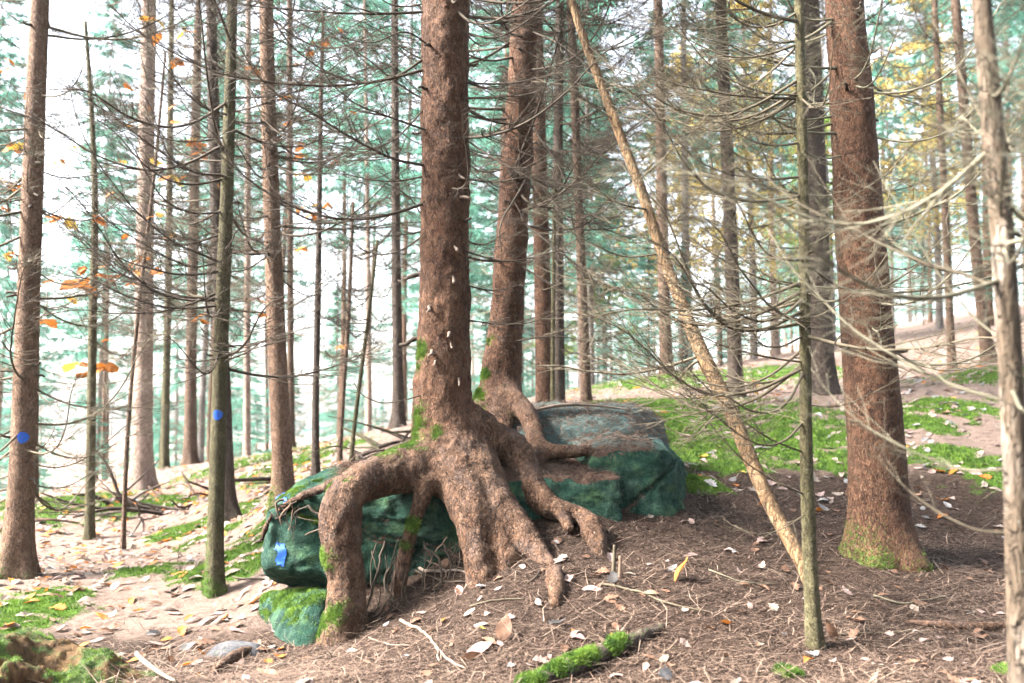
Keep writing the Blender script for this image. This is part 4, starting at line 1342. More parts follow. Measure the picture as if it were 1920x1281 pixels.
# ------------------------------------------------------------------ autumn saplings with separate leaves
def leaf_geo(kind, seed):
    g = np.random.default_rng(seed)
    t = np.linspace(0, 1, 10)
    if kind == 'oak':
        wv = .30 * np.sin(math.pi * t ** .75) ** .8 * (1 + .32 * np.cos(2 * math.pi * 4.2 * t + 1))
    elif kind == 'long':
        wv = .17 * np.sin(math.pi * t ** .85) ** .9 * (1 + .06 * np.cos(2 * math.pi * 9 * t))
    else:
        wv = .27 * np.sin(math.pi * t ** .8) ** .85
    wv[0] = .012; wv[-1] = .006
    c1, c2, tw = g.normal(0, .22), g.uniform(-.1, .5), g.normal(0, .35)
    x = t - .5
    z = c1 * (x ** 2) * 1.3 + .05 * np.sin(t * 5 + seed) 
    V = []
    for s in (-1, -.5, 0, .5, 1):
        y = wv * s
        V.append(np.column_stack([x, y, z + c2 * np.abs(y) * (1 if s < 0 else .8) + tw * y * x + .02 * np.sin(9 * t + s * 3)]))
    V = np.stack(V, 1).reshape(-1, 3)
    idx = np.arange(50).reshape(10, 5)
    F = np.stack([idx[:-1, :-1], idx[1:, :-1], idx[1:, 1:], idx[:-1, 1:]], -1).reshape(-1, 4)
    return V, F
LEAF = {k: [leaf_geo(k, i * 7 + j) for j in range(5)] for i, k in enumerate(('oak', 'long', 'oval'))}
_lm = {}
def leaf_mesh(kind, j, colr):
    if (kind, j, colr) not in _lm:
        V, F = LEAF[kind][j]
        me = mesh_from('leaf', V, [F])
        me.materials.append(M['leaf ' + colr])
        _lm[(kind, j, colr)] = me
    return _lm[(kind, j, colr)]

def leafy_sapling(pix, Y, label, leaves, mat, seed, spread=1.0):
    g = np.random.default_rng(seed)
    V, F, pp, rad_, zb = trunk_geo(pix, Y, .012, seed, 0)
    root = empty('beech_sapling', (pp[0][0], pp[0][1], zb), label, 'sapling')
    part('trunk', V, F, M[mat], root, True, {'moss': np.full(len(V), .2)})
    for px, py, s in leaves:
        dy = g.uniform(-.8, .8)
        tip = P(px, py, Y + dy)
        z = min(max(tip[2] - g.uniform(.05, .35), pp[3][2]), pp[-1][2] - .02)
        o0 = np.array([np.interp(z, pp[:, 2], pp[:, k]) for k in range(3)])
        mid = (o0 + tip) / 2 + g.normal(size=3) * .05 + [0, 0, -.04]
        tp, tr = resample(np.array([o0, mid, tip]), [.005, .0035, .0016], .12)
        tv, tf = tubes(tp[None], tr[None], 4)
        tw = part('twig', tv, tf, M['twig_mid'], root)
        for q in range(int(g.integers(1, 4))):
            lf = link('leaf', leaf_mesh('oak' if g.random() < .45 else 'oval', int(g.integers(5)), 'orange' if g.random() < .8 else 'yellow'), None, tw)
            az = g.uniform(0, 6.28)
            L = s * g.uniform(1.15, 1.75)
            rot = Matrix.Rotation(az, 4, 'Z') @ Matrix.Rotation(g.uniform(-.1, .8), 4, 'Y') @ Matrix.Rotation(g.normal(0, .5), 4, 'X')
            off = rot @ Vector((L * .48, 0, 0))
            lf.matrix_basis = Matrix.Translation(Vector(tip) + off - root.location) @ rot @ Matrix.Diagonal((L, L, L, 1))
    return root
la = [(180,515,.18),(150,525,.17),(165,540,.14),(145,680,.2),(185,685,.2),(165,695,.18),(200,690,.17),(175,405,.11),(160,500,.1),(150,275,.11),(120,410,.12),(105,415,.1),(200,495,.1),(235,535,.11),(225,300,.1),(265,485,.14),(295,505,.13),(262,505,.1),(215,360,.1),(95,525,.1),(110,300,.09),(70,480,.1),(90,600,.1),(130,560,.1),(190,640,.1),(240,440,.1),(60,350,.1)]
leafy_sapling([(168,1014,19),(170,850,17),(174,600,15),(178,380,12),(170,180,9),(160,40,6)], 10.3, 'mossy thin sapling with orange leaves on bright ground by the blue-dotted mossy-footed spruce', la, 'bark_green', 301)
lb = [(560,275,.1),(545,285,.09),(570,290,.1),(575,330,.1),(565,325,.08),(600,385,.1),(612,380,.09),(590,400,.1),(620,405,.1),(600,80,.09),(610,72,.08),(590,100,.08),(475,130,.11),(575,465,.13),(580,470,.1),(560,390,.08),(545,230,.08),(520,260,.09),(635,410,.08),(640,650,.08),(480,560,.1),(500,590,.09),(630,300,.07),(540,180,.08),(640,60,.08),(560,120,.08),(655,210,.07),(470,470,.08)]
leafy_sapling([(592,895,17),(592,760,13),(596,560,12),(599,380,10),(602,180,8),(606,20,5)], 10.8, 'thin dark sapling with orange leaves behind the reddish brown spruce', lb, 'bark_dark', 302)
lc = [(290,35,.12),(300,60,.12),(372,270,.1),(378,285,.09),(365,262,.09),(325,195,.09),(330,110,.1),(350,330,.08),(320,230,.09),(275,200,.08),(410,345,.08),(395,300,.07),(230,160,.09),(250,235,.09),(300,400,.1),(385,590,.09),(375,600,.08),(330,440,.1),(280,300,.09),(345,60,.08),(318,330,.1)]
leafy_sapling([(232,985,9),(240,800,8),(262,560,7),(290,320,6),(310,100,4)], 9.6, 'very thin leaning sapling with orange leaves left of the slender mossy spruce', lc, 'bark_brown', 303)
ld = [(20,270,.1),(35,280,.11),(10,130,.1),(20,345,.1),(30,350,.09),(-10,300,.1),(15,475,.09),(50,275,.09),(5,390,.09),(25,120,.09),(45,180,.08),(-20,200,.1)]
leafy_sapling([(-40,1040,14),(-36,800,12),(-28,500,10),(-20,200,7)], 8.8, 'thin sapling with orange leaves left of the blue-dotted mossy-footed spruce', ld, 'bark_green', 304)

# ------------------------------------------------------------------ background stand
FARMATS = ['bark_warm', 'bark_grey', 'bark_pale', 'bark_warm']  # paler barks: haze and sunlight on the far trunks put into the colour
far_tr = []
for i, mt in enumerate(FARMATS):
    n = 26
    z = np.linspace(-.3, 14.5, n)
    r = .088 * (1 - z / 16.5) + .04 * np.exp(-np.clip(z, 0, 9) / .15)
    p = np.column_stack([.06 * np.sin(z * .5 + i), .06 * np.cos(z * .4 + i * 2) - .06 * math.cos(i * 2), z])
    V, F = tubes(p[None], r[None], 12)
    far_tr.append(mesh_from('trunk', V, F, True, {'moss': trunk_moss(V, V[:, 0] * 0, 0, .25, i)}))
    far_tr[-1].materials.append(M[mt])
g = np.random.default_rng(55)
far = []
tries = 0
while len(far) < 42 and tries < 6000:
    tries += 1
    y = g.uniform(15, 50)
    x = g.uniform(-.66, .66) * y
    if y < 20 and -0.5 < x / y < 0.6 and g.random() < .45:
        continue
    if x / y < -.16 and y < 30 and g.random() < .9:
        continue
    if x / y > .08 and g.random() < .45:
        continue
    if all((x - a) ** 2 + (y - b) ** 2 > (1.5 if y < 25 else 2.2) ** 2 for a, b in far):
        far.append((x, y))
tries = 0
far += [(-3.6, 25), (-5.4, 31), (-5.6, 39), (-8.5, 27.5), (2.2, 28), (-1.4, 33)]
while len(far) < 48 + 50 and tries < 4000:
    tries += 1
    y = g.uniform(46, 82)
    x = g.uniform(-.66, .66) * y
    if all((x - a) ** 2 + (y - b) ** 2 > 3.0 ** 2 for a, b in far):
        far.append((x, y))
for i, (x, y) in enumerate(far):
    s = g.uniform(.75, 1.25)
    if x / y < -.16:
        s *= 1.35
    z = h1(x, y)
    kd = ['reddish', 'grey', 'pale', 'reddish'][i % 4]
    wh = 'at the farthest edge of the wood' if y > 46 else 'beyond the bright open ground' if x / y < -.2 else ('in the stand far behind the boulder' if x / y < .14 else 'on the slope rising beyond the moss')
    root = empty('spruce_tree', (x, y, z), f'slender {kd} trunked spruce far back {wh}', 'tree', f'far {kd} trunked spruces {wh}')
    root.rotation_euler = (g.normal(0, .015), g.normal(0, .015), g.uniform(0, 6.28))
    root.scale = (s, s, s * g.uniform(.9, 1.15))
    link('trunk', far_tr[i % 4], None, root)
    o = link('crown', CROWN_FAR[int(g.integers(5))], None, root)
    o.location = (0, 0, (3.6 if x / y < -.1 else 1.3) if y < 46 else -1.4)
    for q in range(20 if y < 46 else 0):
        o = link('branch', branch_mesh(int(g.integers(16)), 'twig_pale'), None, root)  # pale twig colour stands in for sunlight on the far twigs
        L = g.uniform(.8, 1.7)
        az = g.uniform(0, 6.28)
        o.location = (.08 * math.cos(az), .08 * math.sin(az), g.uniform(.9, 6.0))
        o.rotation_euler = (g.uniform(-.5, .5), g.uniform(-.3, .2), az)
        o.scale = (L, L, L)
yg = []
while len(yg) < 44:
    y = g.uniform(21, 50)
    x = g.uniform(-.62, .5) * y
    if all((x - a) ** 2 + (y - b) ** 2 > 1.3 ** 2 for a, b in yg):
        yg.append((x, y))
for i, (x, y) in enumerate(yg):
    s = g.uniform(.26, .46)
    wh = 'beyond the bright open ground' if x / y < -.2 else ('in the stand far behind the boulder' if x / y < .14 else 'on the slope rising beyond the moss')
    root = empty('young_spruce', (x, y, h1(x, y)), f'short bushy young spruce {wh}', 'tree', f'young spruces {wh}')
    root.rotation_euler = (0, 0, g.uniform(0, 6.28))
    root.scale = (s, s, s)
    link('trunk', far_tr[3], None, root)
    o = link('crown', CROWN_FAR[i % 2], None, root)
    o.location = (0, 0, -.9)
bk = []  # unseen spruces added behind and beside the camera to block sky light
while len(bk) < 30:
    x, y = g.uniform(-16, 18), g.uniform(-16, 7)
    if y > -2.2 and abs(x) < 4.5 + .62 * max(y, 0) + 1.5:
        continue
    if x < -4 and y > -4:
        continue
    if all((x - a) ** 2 + (y - b) ** 2 > 1.9 ** 2 for a, b in bk):
        bk.append((x, y))
for i, (x, y) in enumerate(bk):
    s = g.uniform(.85, 1.25)
    root = empty('spruce_tree', (x, y, h1(x, y)), 'dense unseen spruce added around the camera to block sky light', 'tree', 'unseen light-blocking spruces')
    root.rotation_euler = (0, 0, g.uniform(0, 6.28))
    root.scale = (s, s, s)
    link('trunk', far_tr[i % 4], None, root)
    if i < 30:
        link('crown', CROWN_FAR[i % 5], None, root)
    else:
        o = link('crown', CROWN_HIGH[i % 3], None, root)
        o.location = (0, 0, 7.6)
        o.scale = (1.35, 1.35, 1.1)
YC = [crown_mesh('crown', 2.0, 9.0, 2.6, 110, 980, 'needles_yellow', droop=-.25, twigs=12, per=9, nl=(.07, .12), nw=.06, leafy=True),
      crown_mesh('crown', 1.2, 8.0, 2.4, 110, 981, 'needles_green', droop=-.25, twigs=12, per=9, nl=(.07, .12), nw=.06, leafy=True)]
for px, y, c, lb_ in [(1410,23,0,'yellow autumn tree glowing behind the dark trunk on the mossy slope'),(1290,27,0,'yellow autumn tree behind the bare leaning stem'),(1130,30,1,'light green leafy tree deep behind the boulder'),(1760,24,0,'yellow autumn tree on the far right-hand slope'),(1560,30,1,'light green leafy tree behind the thick dark trunk')]:
    x = (px - 960) / FPX * y
    z = h1(x, y)
    root = empty('broadleaf_tree', (x, y, z), lb_, 'tree')
    link('trunk', far_tr[1], None, root)
    link('crown', YC[c], None, root)

# ------------------------------------------------------------------ stump, log, sticks, brush
gs = P(110, 1281, 4.72)
sx, sy, sz = gs[0] - .06, gs[1] + .12, h1(gs[0], gs[1] + .1) - .07
def stump():
    lo = np.array([sx - .6, sy - .5, sz - .25]); hi = np.array([sx + .6, sy + .5, sz + .5])
    h = .013
    n = np.ceil((hi - lo) / h).astype(int) + 1
    X, Y, Z = np.meshgrid(*[lo[i] + np.arange(n[i]) * h for i in range(3)], indexing='ij')
    p = np.stack([X, Y, Z], -1)
    th = np.arctan2(Y - sy, X - sx)
    q = np.stack([np.cos(th) * 2, np.sin(th) * 2, Z * .6], -1)
    R = .31 + .15 * fbm(q, 1.9, 3, 3) + .07 * fbm(q * [1, 1, .3], 7, 8, 3) + .12 * np.clip(sz + .12 - Z, 0, .3)
    r = np.sqrt((X - sx) ** 2 * .72 + (Y - sy) ** 2)
    top = sz + .19 - .22 * (X - sx) + .16 * fbm(np.stack([X, Y, X * 0], -1), 5, 12, 4)
    D = np.maximum(r - R, Z - top) * .7
    hole = np.sqrt(((X - sx - .02) / .16) ** 2 + ((Y - sy + .36) / .2) ** 2 + ((Z - sz - .05) / .13) ** 2) - 1
    D = np.maximum(D, -hole * .12)
    D = D.astype(np.float32)
    for a in range(3):
        s = [slice(None)] * 3; s[a] = 0; D[tuple(s)] = 1
        s[a] = -1; D[tuple(s)] = 1
    V, Q = surface_nets(D, lo, h)
    N = vnormals(V, [Q])
    V = V + N * (.018 * fbm(V * [1, 1, .2], 26, 4, 3))[:, None]
    ms = smooth01(N[:, 2], .35, .85) * .62 + .45 * fbm(V, 6, 2, 3)
    root = empty('tree_stump', (sx, sy, sz), 'rotten mossy tree stump crumbling beside the path', 'stump')
    part('wood', V, [Q], M['rotten'], root, True, {'moss': ms})
    fuzz('moss', root, V, N, smooth01(ms + .2 * moss_noise(V), .5, .7), 4500, L=(.006, .018), wd=.003, label='pale green moss on the stump top')
    # exposed rootlet
    a = P(255, 1225, 4.95); b = P(300, 1262, 4.8)
    pts = np.array([a, P(270, 1240, 4.9), b, P(330, 1278, 4.7)])
    pts[:, 2] = np.maximum(pts[:, 2], H(pts[:, 0], pts[:, 1]) + .008)
    tp, tr = resample(pts, [.012, .012, .010, .008], .03)
    tv, tf = tubes(tp[None], tr[None], 8, True)
    part('root', tv, tf, M['stick'], root)
stump()

def ground_path(pix, lift=.0):
    q = np.array([ground_at(px, py) for px, py in pix])
    q[:, 2] += lift
    return q

def log_obj(name, label, pix, r, mat, moss, cat, lift=.6, straight=False):
    q = ground_path(pix)
    if straight:
        q = q[0] + (q[-1] - q[0]) * np.linspace(0, 1, len(q))[:, None]
    q[:, 2] += np.array(r) * lift
    tp, tr = resample(q, r, .02)
    gz = H(tp[:, 0], tp[:, 1])
    tp[:, 2] = np.maximum(tp[:, 2], gz + tr * .1)
    V, F = tubes(tp[None], tr[None], 16, True)
    N = vnormals(V, [F[0]])
    V = V + N * (tr.mean() * (.45 * fbm(V, 14, 3, 3) + .2 * fbm(V, 50, 6, 2)))[:, None]
    ms = smooth01(N[:, 2], -.1, .6) * moss + .2 * fbm(V, 7, 4, 3) * moss
    root = empty(name, tp[0], label, cat)
    part('stem', V, F, M[mat], root, True, {'moss': ms})
    return root, V, N, ms
r_, V_, N_, ms_ = log_obj('mossy_log', 'short mossy log half sunk in needles with vivid green moss', [(985,1300),(1040,1255),(1100,1222),(1160,1198),(1240,1180)], [.038,.044,.042,.036,.024], 'bark_dark', .45, 'log', .35, True)
fuzz('moss', r_, V_, N_, smooth01(ms_ + .5 * moss_noise(V_, 14) + .2 * moss_noise(V_), .35, .65) * (V_[:, 0] < P(1170, 1200, 4.8)[0]), 12000, L=(.010, .03), wd=.004, jit=.012, label='thick vivid green moss')
log_obj('fallen_branch', 'thick pale fallen branch lying below the big mossy-footed spruce', [(1700,1172),(1790,1182),(1870,1184),(1960,1178)], [.012,.018,.02,.02], 'root', 0, 'branch', .9)
log_obj('root_hump', 'short worn root surfacing from the needles in front of the three-pronged root', [(1036,1072),(1042,1095),(1045,1125),(1040,1145)], [.04,.05,.04,.02], 'root', 0, 'root', -.35)
log_obj('worn_root', 'grey worn root beside the sunken bluish stone', [(400,1262),(440,1240),(480,1228),(520,1225)], [.02,.035,.03,.015], 'root', .2, 'root', .3)
g6 = ground_at(1905, 1262)
hm = rock('moss_hump', 'small bright green moss hump at the foot of the bleached dead trunk', g6 + [-.12, -.12, -.1], g6 + [.16, .12, .09],
     [((0, 0, 1), g6 + [0, 0, .055]), ((-.8, 0, .7), g6 + [-.07, 0, .02]), ((.8, 0, .6), g6 + [.1, 0, .03]), ((0, -.8, .7), g6 + [0, -.06, .03]), ((0, .8, .7), g6 + [0, .07, .03]), ((0, 0, -1), g6 + [0, 0, -.09])],
     M['rock'], h=.012, seed=71, k=40, amp=.012, moss_fn=lambda V, N: np.full(len(V), .9))
hm[0]['category'] = 'moss'
fuzz('moss', hm[0], hm[1], hm[3], np.ones(len(hm[1])), 5000, label='bright green moss')

sticks = [
  ([(752,1166),(785,1188),(815,1215),(822,1245)], .010, 'forked pinkish stick lying in front of the big left root', 'stick'),
  ([(815,1222),(845,1245),(872,1262)], .008, 'short pale stick touching the forked pinkish stick', 'stick'),
  ([(690,1198),(730,1212),(768,1216)], .005, 'pale bark-stripped twig left of the forked stick', 'stick'),
  ([(1130,1105),(1200,1120),(1260,1140),(1330,1155)], .007, 'long brown stick lying across the needles below the right root', 'twig_mid'),
  ([(1032,1098),(1060,1088),(1096,1078)], .006, 'pale stick beside the worn root hump', 'stick'),
  ([(990,1100),(1005,1085),(1015,1072)], .006, 'dark short stick left of the worn root hump', 'twig_dark'),
  ([(880,1142),(920,1132),(985,1125)], .006, 'brown twig on the needles below the front root', 'twig_mid'),
  ([(765,1062),(800,1078),(850,1082),(895,1084)], .012, 'peeled pale root-like stick at the boulder foot between two roots', 'stick'),
  ([(770,1075),(830,1092),(875,1100)], .008, 'dark stick lying under the peeled stick at the boulder foot', 'twig_dark'),
  ([(1010,765),(1060,757),(1120,760),(1180,768)], .0, '', ''),
  ([(320,1110),(360,1095),(395,1085)], .008, 'dark twig lying by the foot of the slender mossy spruce', 'twig_dark'),
  ([(430,1085),(470,1092),(500,1090)], .007, 'dark fallen twig between the mossy spruce and the boulder', 'twig_dark'),
  ([(1560,1195),(1650,1190),(1740,1188)], .006, 'thin grey twig lying toward the thick fallen branch', 'twig_mid'),
  ([(1330,1075),(1390,1095),(1460,1098)], .005, 'thin pale twig on needles left of the olive sapling', 'twig_pale'),
  ([(1640,1120),(1700,1135),(1780,1120)], .006, 'pale bent twig under the big mossy-footed spruce', 'twig_pale'),
]
for pix, r, lb_, mt in sticks:
    if not r:
        continue
    q = ground_path(pix, r * .9)
    tp, tr = resample(q, np.linspace(r, r * .55, len(q)), .03)
    tp = tp + np.column_stack([fbm(tp, 9, 3, 2), fbm(tp, 9, 4, 2), np.abs(fbm(tp, 9, 5, 2))]) * .012
    tp[:, 2] = np.maximum(tp[:, 2], H(tp[:, 0], tp[:, 1]) + r * .5)
    V, F = tubes(tp[None], tr[None], 8, True)
    c = tp.mean(0)
    o = part('stick', V - c, F, M[mt], None)
    o.location = c
    tag(o, lb_, 'stick')
# stick lying on the top slab
q = PX([(1000,770,7.0),(1050,760,7.1),(1110,760,7.2),(1180,768,7.2)])
for i in range(len(q)):
    q[i, 2] = max(q[i, 2], top_at(q[i, 0], q[i, 1])[0] + .012)
tp, tr = resample(q, [.011, .011, .009, .006], .03)
V, F = tubes(tp[None], tr[None], 8, True)
o = part('stick', V - tp[0], F, M['stick'], None); o.location = tp[0]
tag(o, 'long pale stick lying along the flat slab on the boulder', 'stick')
# two upright broken stems
for (a, b, lb_, mt) in [((1148,1085),(1152,1022),'grey upright broken stem beside the lowest right root','twig_mid'),((1160,1085),(1162,1042),'short brown upright stem next to the grey broken stem','twig_red')]:
    g0 = ground_at(*a)
    t0 = P(b[0], b[1], g0[1])
    tp, tr = resample(np.array([g0 - [0, 0, .04], (g0 + t0) / 2 + [.004, 0, 0], t0]), [.012, .011, .008], .02)
    V, F = tubes(tp[None], tr[None], 8, True)
    o = part('broken_stem', V - g0, F, M[mt], None); o.location = g0
    tag(o, lb_, 'stick')

def brush(label, pixc, n, spread, Lr, seed, mat, mossy):
    g = np.random.default_rng(seed)
    c = ground_at(*pixc)
    root = empty('brush_pile', c, label, 'brush')
    for i in range(n):
        x = c[0] + g.normal(0, spread); y = c[1] + g.normal(0, spread * .5)
        z = h1(x, y)
        L = g.uniform(*Lr)
        az = g.uniform(0, 6.28)
        el = g.uniform(-.05, .45)
        d = np.array([math.cos(az) * math.cos(el), math.sin(az) * math.cos(el), math.sin(el)])
        r = g.uniform(.008, .028)
        p0 = np.array([x, y, z + r * .3])
        pts = np.array([p0 - d * .05, p0 + d * L * .5 + g.normal(size=3) * .03, p0 + d * L + g.normal(size=3) * .05])
        tp, tr = resample(pts, [r, r * .8, r * .4], .06)
        V, F = tubes(tp[None], tr[None], 7, True)
        part('stick', V, F, M['bark_dark' if i % 3 else mat], root, True, {'moss': np.full(len(V), .45 if i % 2 and mossy else .1)})
brush('low pile of mossy broken branches behind the boulder', (705, 850), 34, .7, (.4, 1.5), 5, 'bark_green', True)
brush('heap of grey dead branches left of the slender mossy spruce', (265, 965), 22, .45, (.3, 1.1), 6, 'root', False)
q = PX([(300,985,11.2),(250,965,11.2),(225,930,11.2),(205,880,11.2),(185,850,11.2)])
q[0, 2] = h1(q[0, 0], q[0, 1]) + .03; q[1,2] = h1(q[1,0], q[1,1]) + .08
V, F = make_branch(q, .03, .012, 8, .5, 31, 3, 7)
o = part('fallen_branch', V - q[0], F, M['twig_dark'], None); o.location = q[0]
tag(o, 'bent dark dead branch rising from the heap of grey branches', 'branch')

# ------------------------------------------------------------------ fallen leaves
g = np.random.default_rng(77)
def zone(n, y0, y1, a0, a1):
    y = np.sqrt(g.uniform(y0 ** 2, y1 ** 2, n))
    return np.column_stack([g.uniform(a0, a1, n) * y, y])
pts = np.vstack([zone(2700, 5.3, 17, -.54, -.16), zone(500, 14, 26, .1, .58), zone(1400, 6.9, 17, .17, .58), zone(250, 4.2, 6.6, -.16, .56), zone(420, 8.8, 16, -.2, .17), zone(30, 4.4, 5.6, -.5, -.2)])
gz = H(pts[:, 0], pts[:, 1]) + .03 * smooth01(moss_mask(pts[:, 0], pts[:, 1]), .3, .8)
GE = .05
nx_ = (H(pts[:, 0] + GE, pts[:, 1]) - H(pts[:, 0] - GE, pts[:, 1])) / (2 * GE)
ny_ = (H(pts[:, 0], pts[:, 1] + GE) - H(pts[:, 0], pts[:, 1] - GE)) / (2 * GE)
LV = []
kinds = ['oak', 'long', 'oval']
for i in range(len(pts)):
    x, y = pts[i]
    zt, _ = top_at(x, y)
    if zt > gz[i] + .05:
        continue
    left = x / y < -.15
    k = kinds[int(g.choice(3, p=[.3, .45, .25] if left else [.5, .15, .35]))]
    cl = ['pale beige', 'dull pink', 'brown', 'orange', 'yellow', 'silvery grey'][int(g.choice(6, p=[.34, .22, .22, .16, .01, .05] if left else ([.36, .22, .14, .07, .02, .19] if y > 6.9 else [.14, .31, .43, .035, .005, .08]))) ]
    L = (g.uniform(.09, .19) if k == 'long' else g.uniform(.07, .13)) * (.92 if left or y > 6.9 else .68)
    n = Vector((-nx_[i], -ny_[i], 1)).normalized()
    rot = n.to_track_quat('Z', 'Y').to_matrix().to_4x4() @ Matrix.Rotation(g.uniform(0, 6.28), 4, 'Z') @ Matrix.Rotation(g.normal(0, .22), 4, 'X') @ Matrix.Rotation(g.normal(0, .22), 4, 'Y')
    LV.append((L / y, k, int(g.integers(5)), cl, Matrix.Translation((x, y, gz[i] + .012)) @ rot @ Matrix.Diagonal((L, L * g.uniform(.8, 1.1), L, 1)), x, y))
LV.sort(key=lambda t: -t[0])
shape_w = {'oak': 'lobed', 'long': 'long narrow', 'oval': 'oval'}
stuffs = {}
nleaf = 0
for s, k, j, cl, mt, x, y in LV:
    if nleaf < 290:
        o = link('fallen_leaf', leaf_mesh(k, j, cl), None)
        o.matrix_basis = mt
        where = 'lying on the bright ground left of the boulder' if x / y < -.15 else ('lying on the slope behind the boulder' if y > 6.9 else 'lying on brown needles in front of the boulder')
        tag(o, f'{cl} {shape_w[k]} fallen leaf {where}', 'leaf', f'{cl} {shape_w[k]} leaves {where}')
        nleaf += 1
    else:
        V, F = LEAF[k][j]
        m3 = np.array(mt)
        stuffs.setdefault(cl, Acc()).add(V @ m3[:3, :3].T + m3[:3, 3], [F])
for cl, a in stuffs.items():
    V, F = a.get()
    o = part('leaf_litter', V, F, M['leaf ' + cl], None)
    tag(o, f'scatter of small {cl} leaves strewn over the forest floor', 'leaves', kind='stuff')
# a few leaves the eye lands on
for px, py, L, k, cl, lb_ in [(1278,1092,.17,'long','orange','big curled orange-brown leaf on needles below the right boulder block'),(1560,1205,.15,'long','brown','upright brown leaf at the foot of the olive sapling'),
        (1150,1108,.11,'oak','silvery grey','pale torn oak leaf near the two upright broken stems'),(1045,1180,.10,'oak','silvery grey','silvery lobed oak leaf above the mossy log'),(880,1155,.10,'oval','pale beige','cream oval leaf on needles in front of the front root'),
        (915,1215,.16,'long','brown','large brown leaf in the cluster by the forked stick'),(900,1225,.15,'oval','dull pink','pinkish leaf in the cluster by the forked stick'),(945,1205,.15,'oval','brown','curled rusty leaf on top of the cluster by the forked stick'),(880,1240,.13,'long','brown','narrow brown leaf under the cluster by the forked stick'),
        (1760,890,.14,'oak','orange','bright orange leaf on the moss behind the big mossy-footed spruce'),(1250,1275,.12,'oak','silvery grey','white lobed leaf below the mossy log'),(620,1190,.09,'oval','pale beige','small pale leaf beside the foot of the big left root')]:
    q = ground_at(px, py)
    o = link('fallen_leaf', leaf_mesh(k, int(g.integers(5)), cl), None)
    up_ = 'upright' in lb_ or 'curled' in lb_
    o.matrix_basis = Matrix.Translation(Vector(q) + Vector((0, 0, .02 + (.04 if up_ else 0)))) @ Matrix.Rotation(g.uniform(0, 6.28), 4, 'Z') @ Matrix.Rotation(-.9 if up_ else g.normal(-.2, .2), 4, 'Y') @ Matrix.Rotation(g.normal(0, .3), 4, 'X') @ Matrix.Diagonal((L, L, L, 1))
    tag(o, lb_, 'leaf')

# ------------------------------------------------------------------ needles, twig crumbs, ground moss
def scatter(n, y0, y1, a0, a1):
    y = np.exp(g.uniform(math.log(y0), math.log(y1), n))
    return np.column_stack([g.uniform(a0, a1, n) * y, y])
def needle_field(name, label, n, y0, y1, a0, a1, L, W, mat, keep=None, lift=.006):
    p = scatter(n, y0, y1, a0, a1)
    if keep is not None:
        p = p[keep(p)]
    n = len(p)
    z = H(p[:, 0], p[:, 1]) + lift * g.uniform(.2, 1.6, n)
    az = g.uniform(0, 6.28, n)
    D = nrm(np.column_stack([np.cos(az), np.sin(az), g.normal(0.05, .22, n)]))
    ln = g.uniform(*L, n)
    B = np.column_stack([p, z])
    s = np.column_stack([-np.sin(az), np.cos(az), np.zeros(n)]) * (W * g.uniform(.6, 1.3, n) / 2)[:, None]
    bend = g.normal(0, .12, n)[:, None] * ln[:, None] * np.column_stack([-np.sin(az), np.cos(az), np.zeros(n)])
    mid = B + D * (ln * .5)[:, None] + bend
    end = B + D * ln[:, None]
    V = np.stack([B - s, B + s, mid + s, mid - s, end], 1).reshape(-1, 3)
    i = np.arange(n)[:, None] * 5
    F = [i + np.array([[0, 1, 2, 3]]), i + np.array([[3, 2, 4]])]
    o = part(name, V, F, M[mat], None, False)
    tag(o, label, 'needles', kind='stuff')
nomoss = lambda p: (moss_mask(p[:, 0], p[:, 1]) < .4) & (litter_mask(p[:, 0], p[:, 1]) < .75)
needle_field('fallen_needles', 'brown fallen spruce needles covering the ground round the boulder', 190000, 3.9, 9.0, -.36, .6, (.015, .034), .0033, 'litter', nomoss)
needle_field('twig_crumbs', 'thin pale dead twigs scattered over the needle litter', 6500, 3.9, 9.5, -.45, .6, (.05, .32), .0036, 'litter_pale', None, .014)
needle_field('twig_crumbs', 'dark dead twigs scattered over the needle litter', 5500, 3.9, 9.5, -.45, .6, (.04, .24), .0046, 'litter', None, .012)
# needles lying on the boulders
V_, N_ = [], []
for R in (R1, R2, R3):
    m = (R[3][:, 2] > .45) & (R[4]['litter'] > .25)
    V_.append(R[1][m]); N_.append(R[3][m])
V_, N_ = np.vstack(V_), np.vstack(N_)
i = g.integers(0, len(V_), 60000)
B = V_[i] + g.normal(size=(len(i), 3)) * .008
D = nrm(np.cross(N_[i], g.normal(size=(len(i), 3))) + N_[i] * g.normal(.08, .2, len(i))[:, None])
Vb, Fb = blades(B + N_[i] * .008, D, g.uniform(.012, .03, len(i)), np.full(len(i), .003))
i2 = g.integers(0, len(V_), 1400)
D2 = nrm(np.cross(N_[i2], g.normal(size=(len(i2), 3))) + N_[i2] * g.normal(.12, .2, len(i2))[:, None])
Vc, Fc = blades(V_[i2] + N_[i2] * .01, D2, g.uniform(.05, .2, len(i2)), np.full(len(i2), .005))
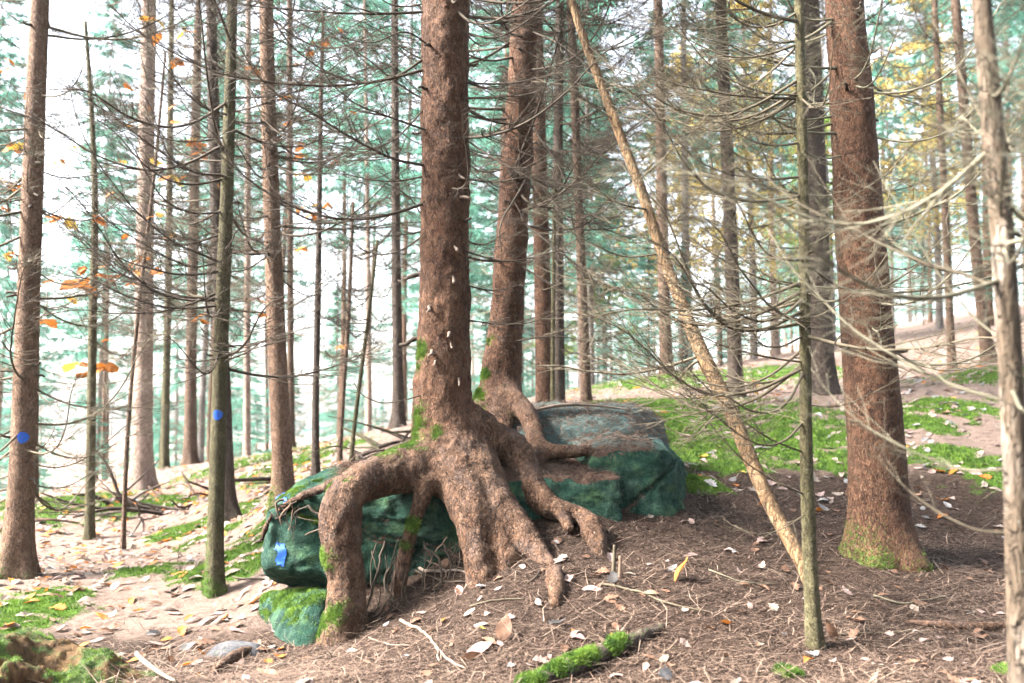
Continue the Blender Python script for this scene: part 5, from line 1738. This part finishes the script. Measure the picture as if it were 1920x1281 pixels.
o = part('fallen_needles', np.vstack([Vb, Vc]), [Fb, Fc + len(Vb)], M['litter'], None, False)
tag(o, 'brown needles and twig bits heaped on the boulder tops', 'needles', kind='stuff')
# ground moss
B = []
for c, r in MOSSB:
    n = int(min(9000, 2600 + 5200 * r))
    a = g.normal(0, r * .62, (n, 2)) + c[:2]
    B.append(a)
B = np.vstack(B)
B = B[(B[:, 1] > 4) & (B[:, 1] < 22)]
m = moss_mask(B[:, 0], B[:, 1])
m = m + .95 * fbm(np.column_stack([B, B[:, 0] * 0]), 6, 3, 5, .62) - .06
B = B[m > .46]
z = H(B[:, 0], B[:, 1]) + .03 * smooth01(moss_mask(B[:, 0], B[:, 1]), .3, .8)
n = len(B)
D = nrm(g.normal(size=(n, 3)) * .5 + [0, 0, 1])
Vb, Fb = blades(np.column_stack([B, z - .003]), D, g.uniform(.012, .035, n) * np.clip(B[:, 1] / 8, .7, 1.6), g.uniform(.005, .01, n) * np.clip(B[:, 1] / 7, .8, 2))
o = part('ground_moss', Vb, [Fb], M['moss'], None, False)
tag(o, 'bright green moss cushions on the forest floor', 'moss', kind='stuff')

# ------------------------------------------------------------------ haze
def box(lo, hi):
    V = np.array([[x, y, z] for x in (lo[0], hi[0]) for y in (lo[1], hi[1]) for z in (lo[2], hi[2])], float)
    F = np.array([[0, 1, 3, 2], [4, 6, 7, 5], [0, 4, 5, 1], [2, 3, 7, 6], [0, 2, 6, 4], [1, 5, 7, 3]])
    return V, [F]
hz = bpy.data.materials.new('haze')
hz.use_nodes = True
hz.node_tree.nodes.clear()
ho = hz.node_tree.nodes.new('ShaderNodeOutputMaterial')
hv = hz.node_tree.nodes.new('ShaderNodeVolumePrincipled')
hv.inputs['Color'].default_value = (0.93, 0.97, 0.97, 1)
hv.inputs['Density'].default_value = 0.0004
hv.inputs['Anisotropy'].default_value = 0.5
hz.node_tree.links.new(hv.outputs[0], ho.inputs['Volume'])
V, F = box((-430, -70, GZ.min() - 1.0), (430, 490, 24))
o = part('haze', V, F, hz, None, False)
tag(o, 'pale forest haze', 'haze', kind='stuff')
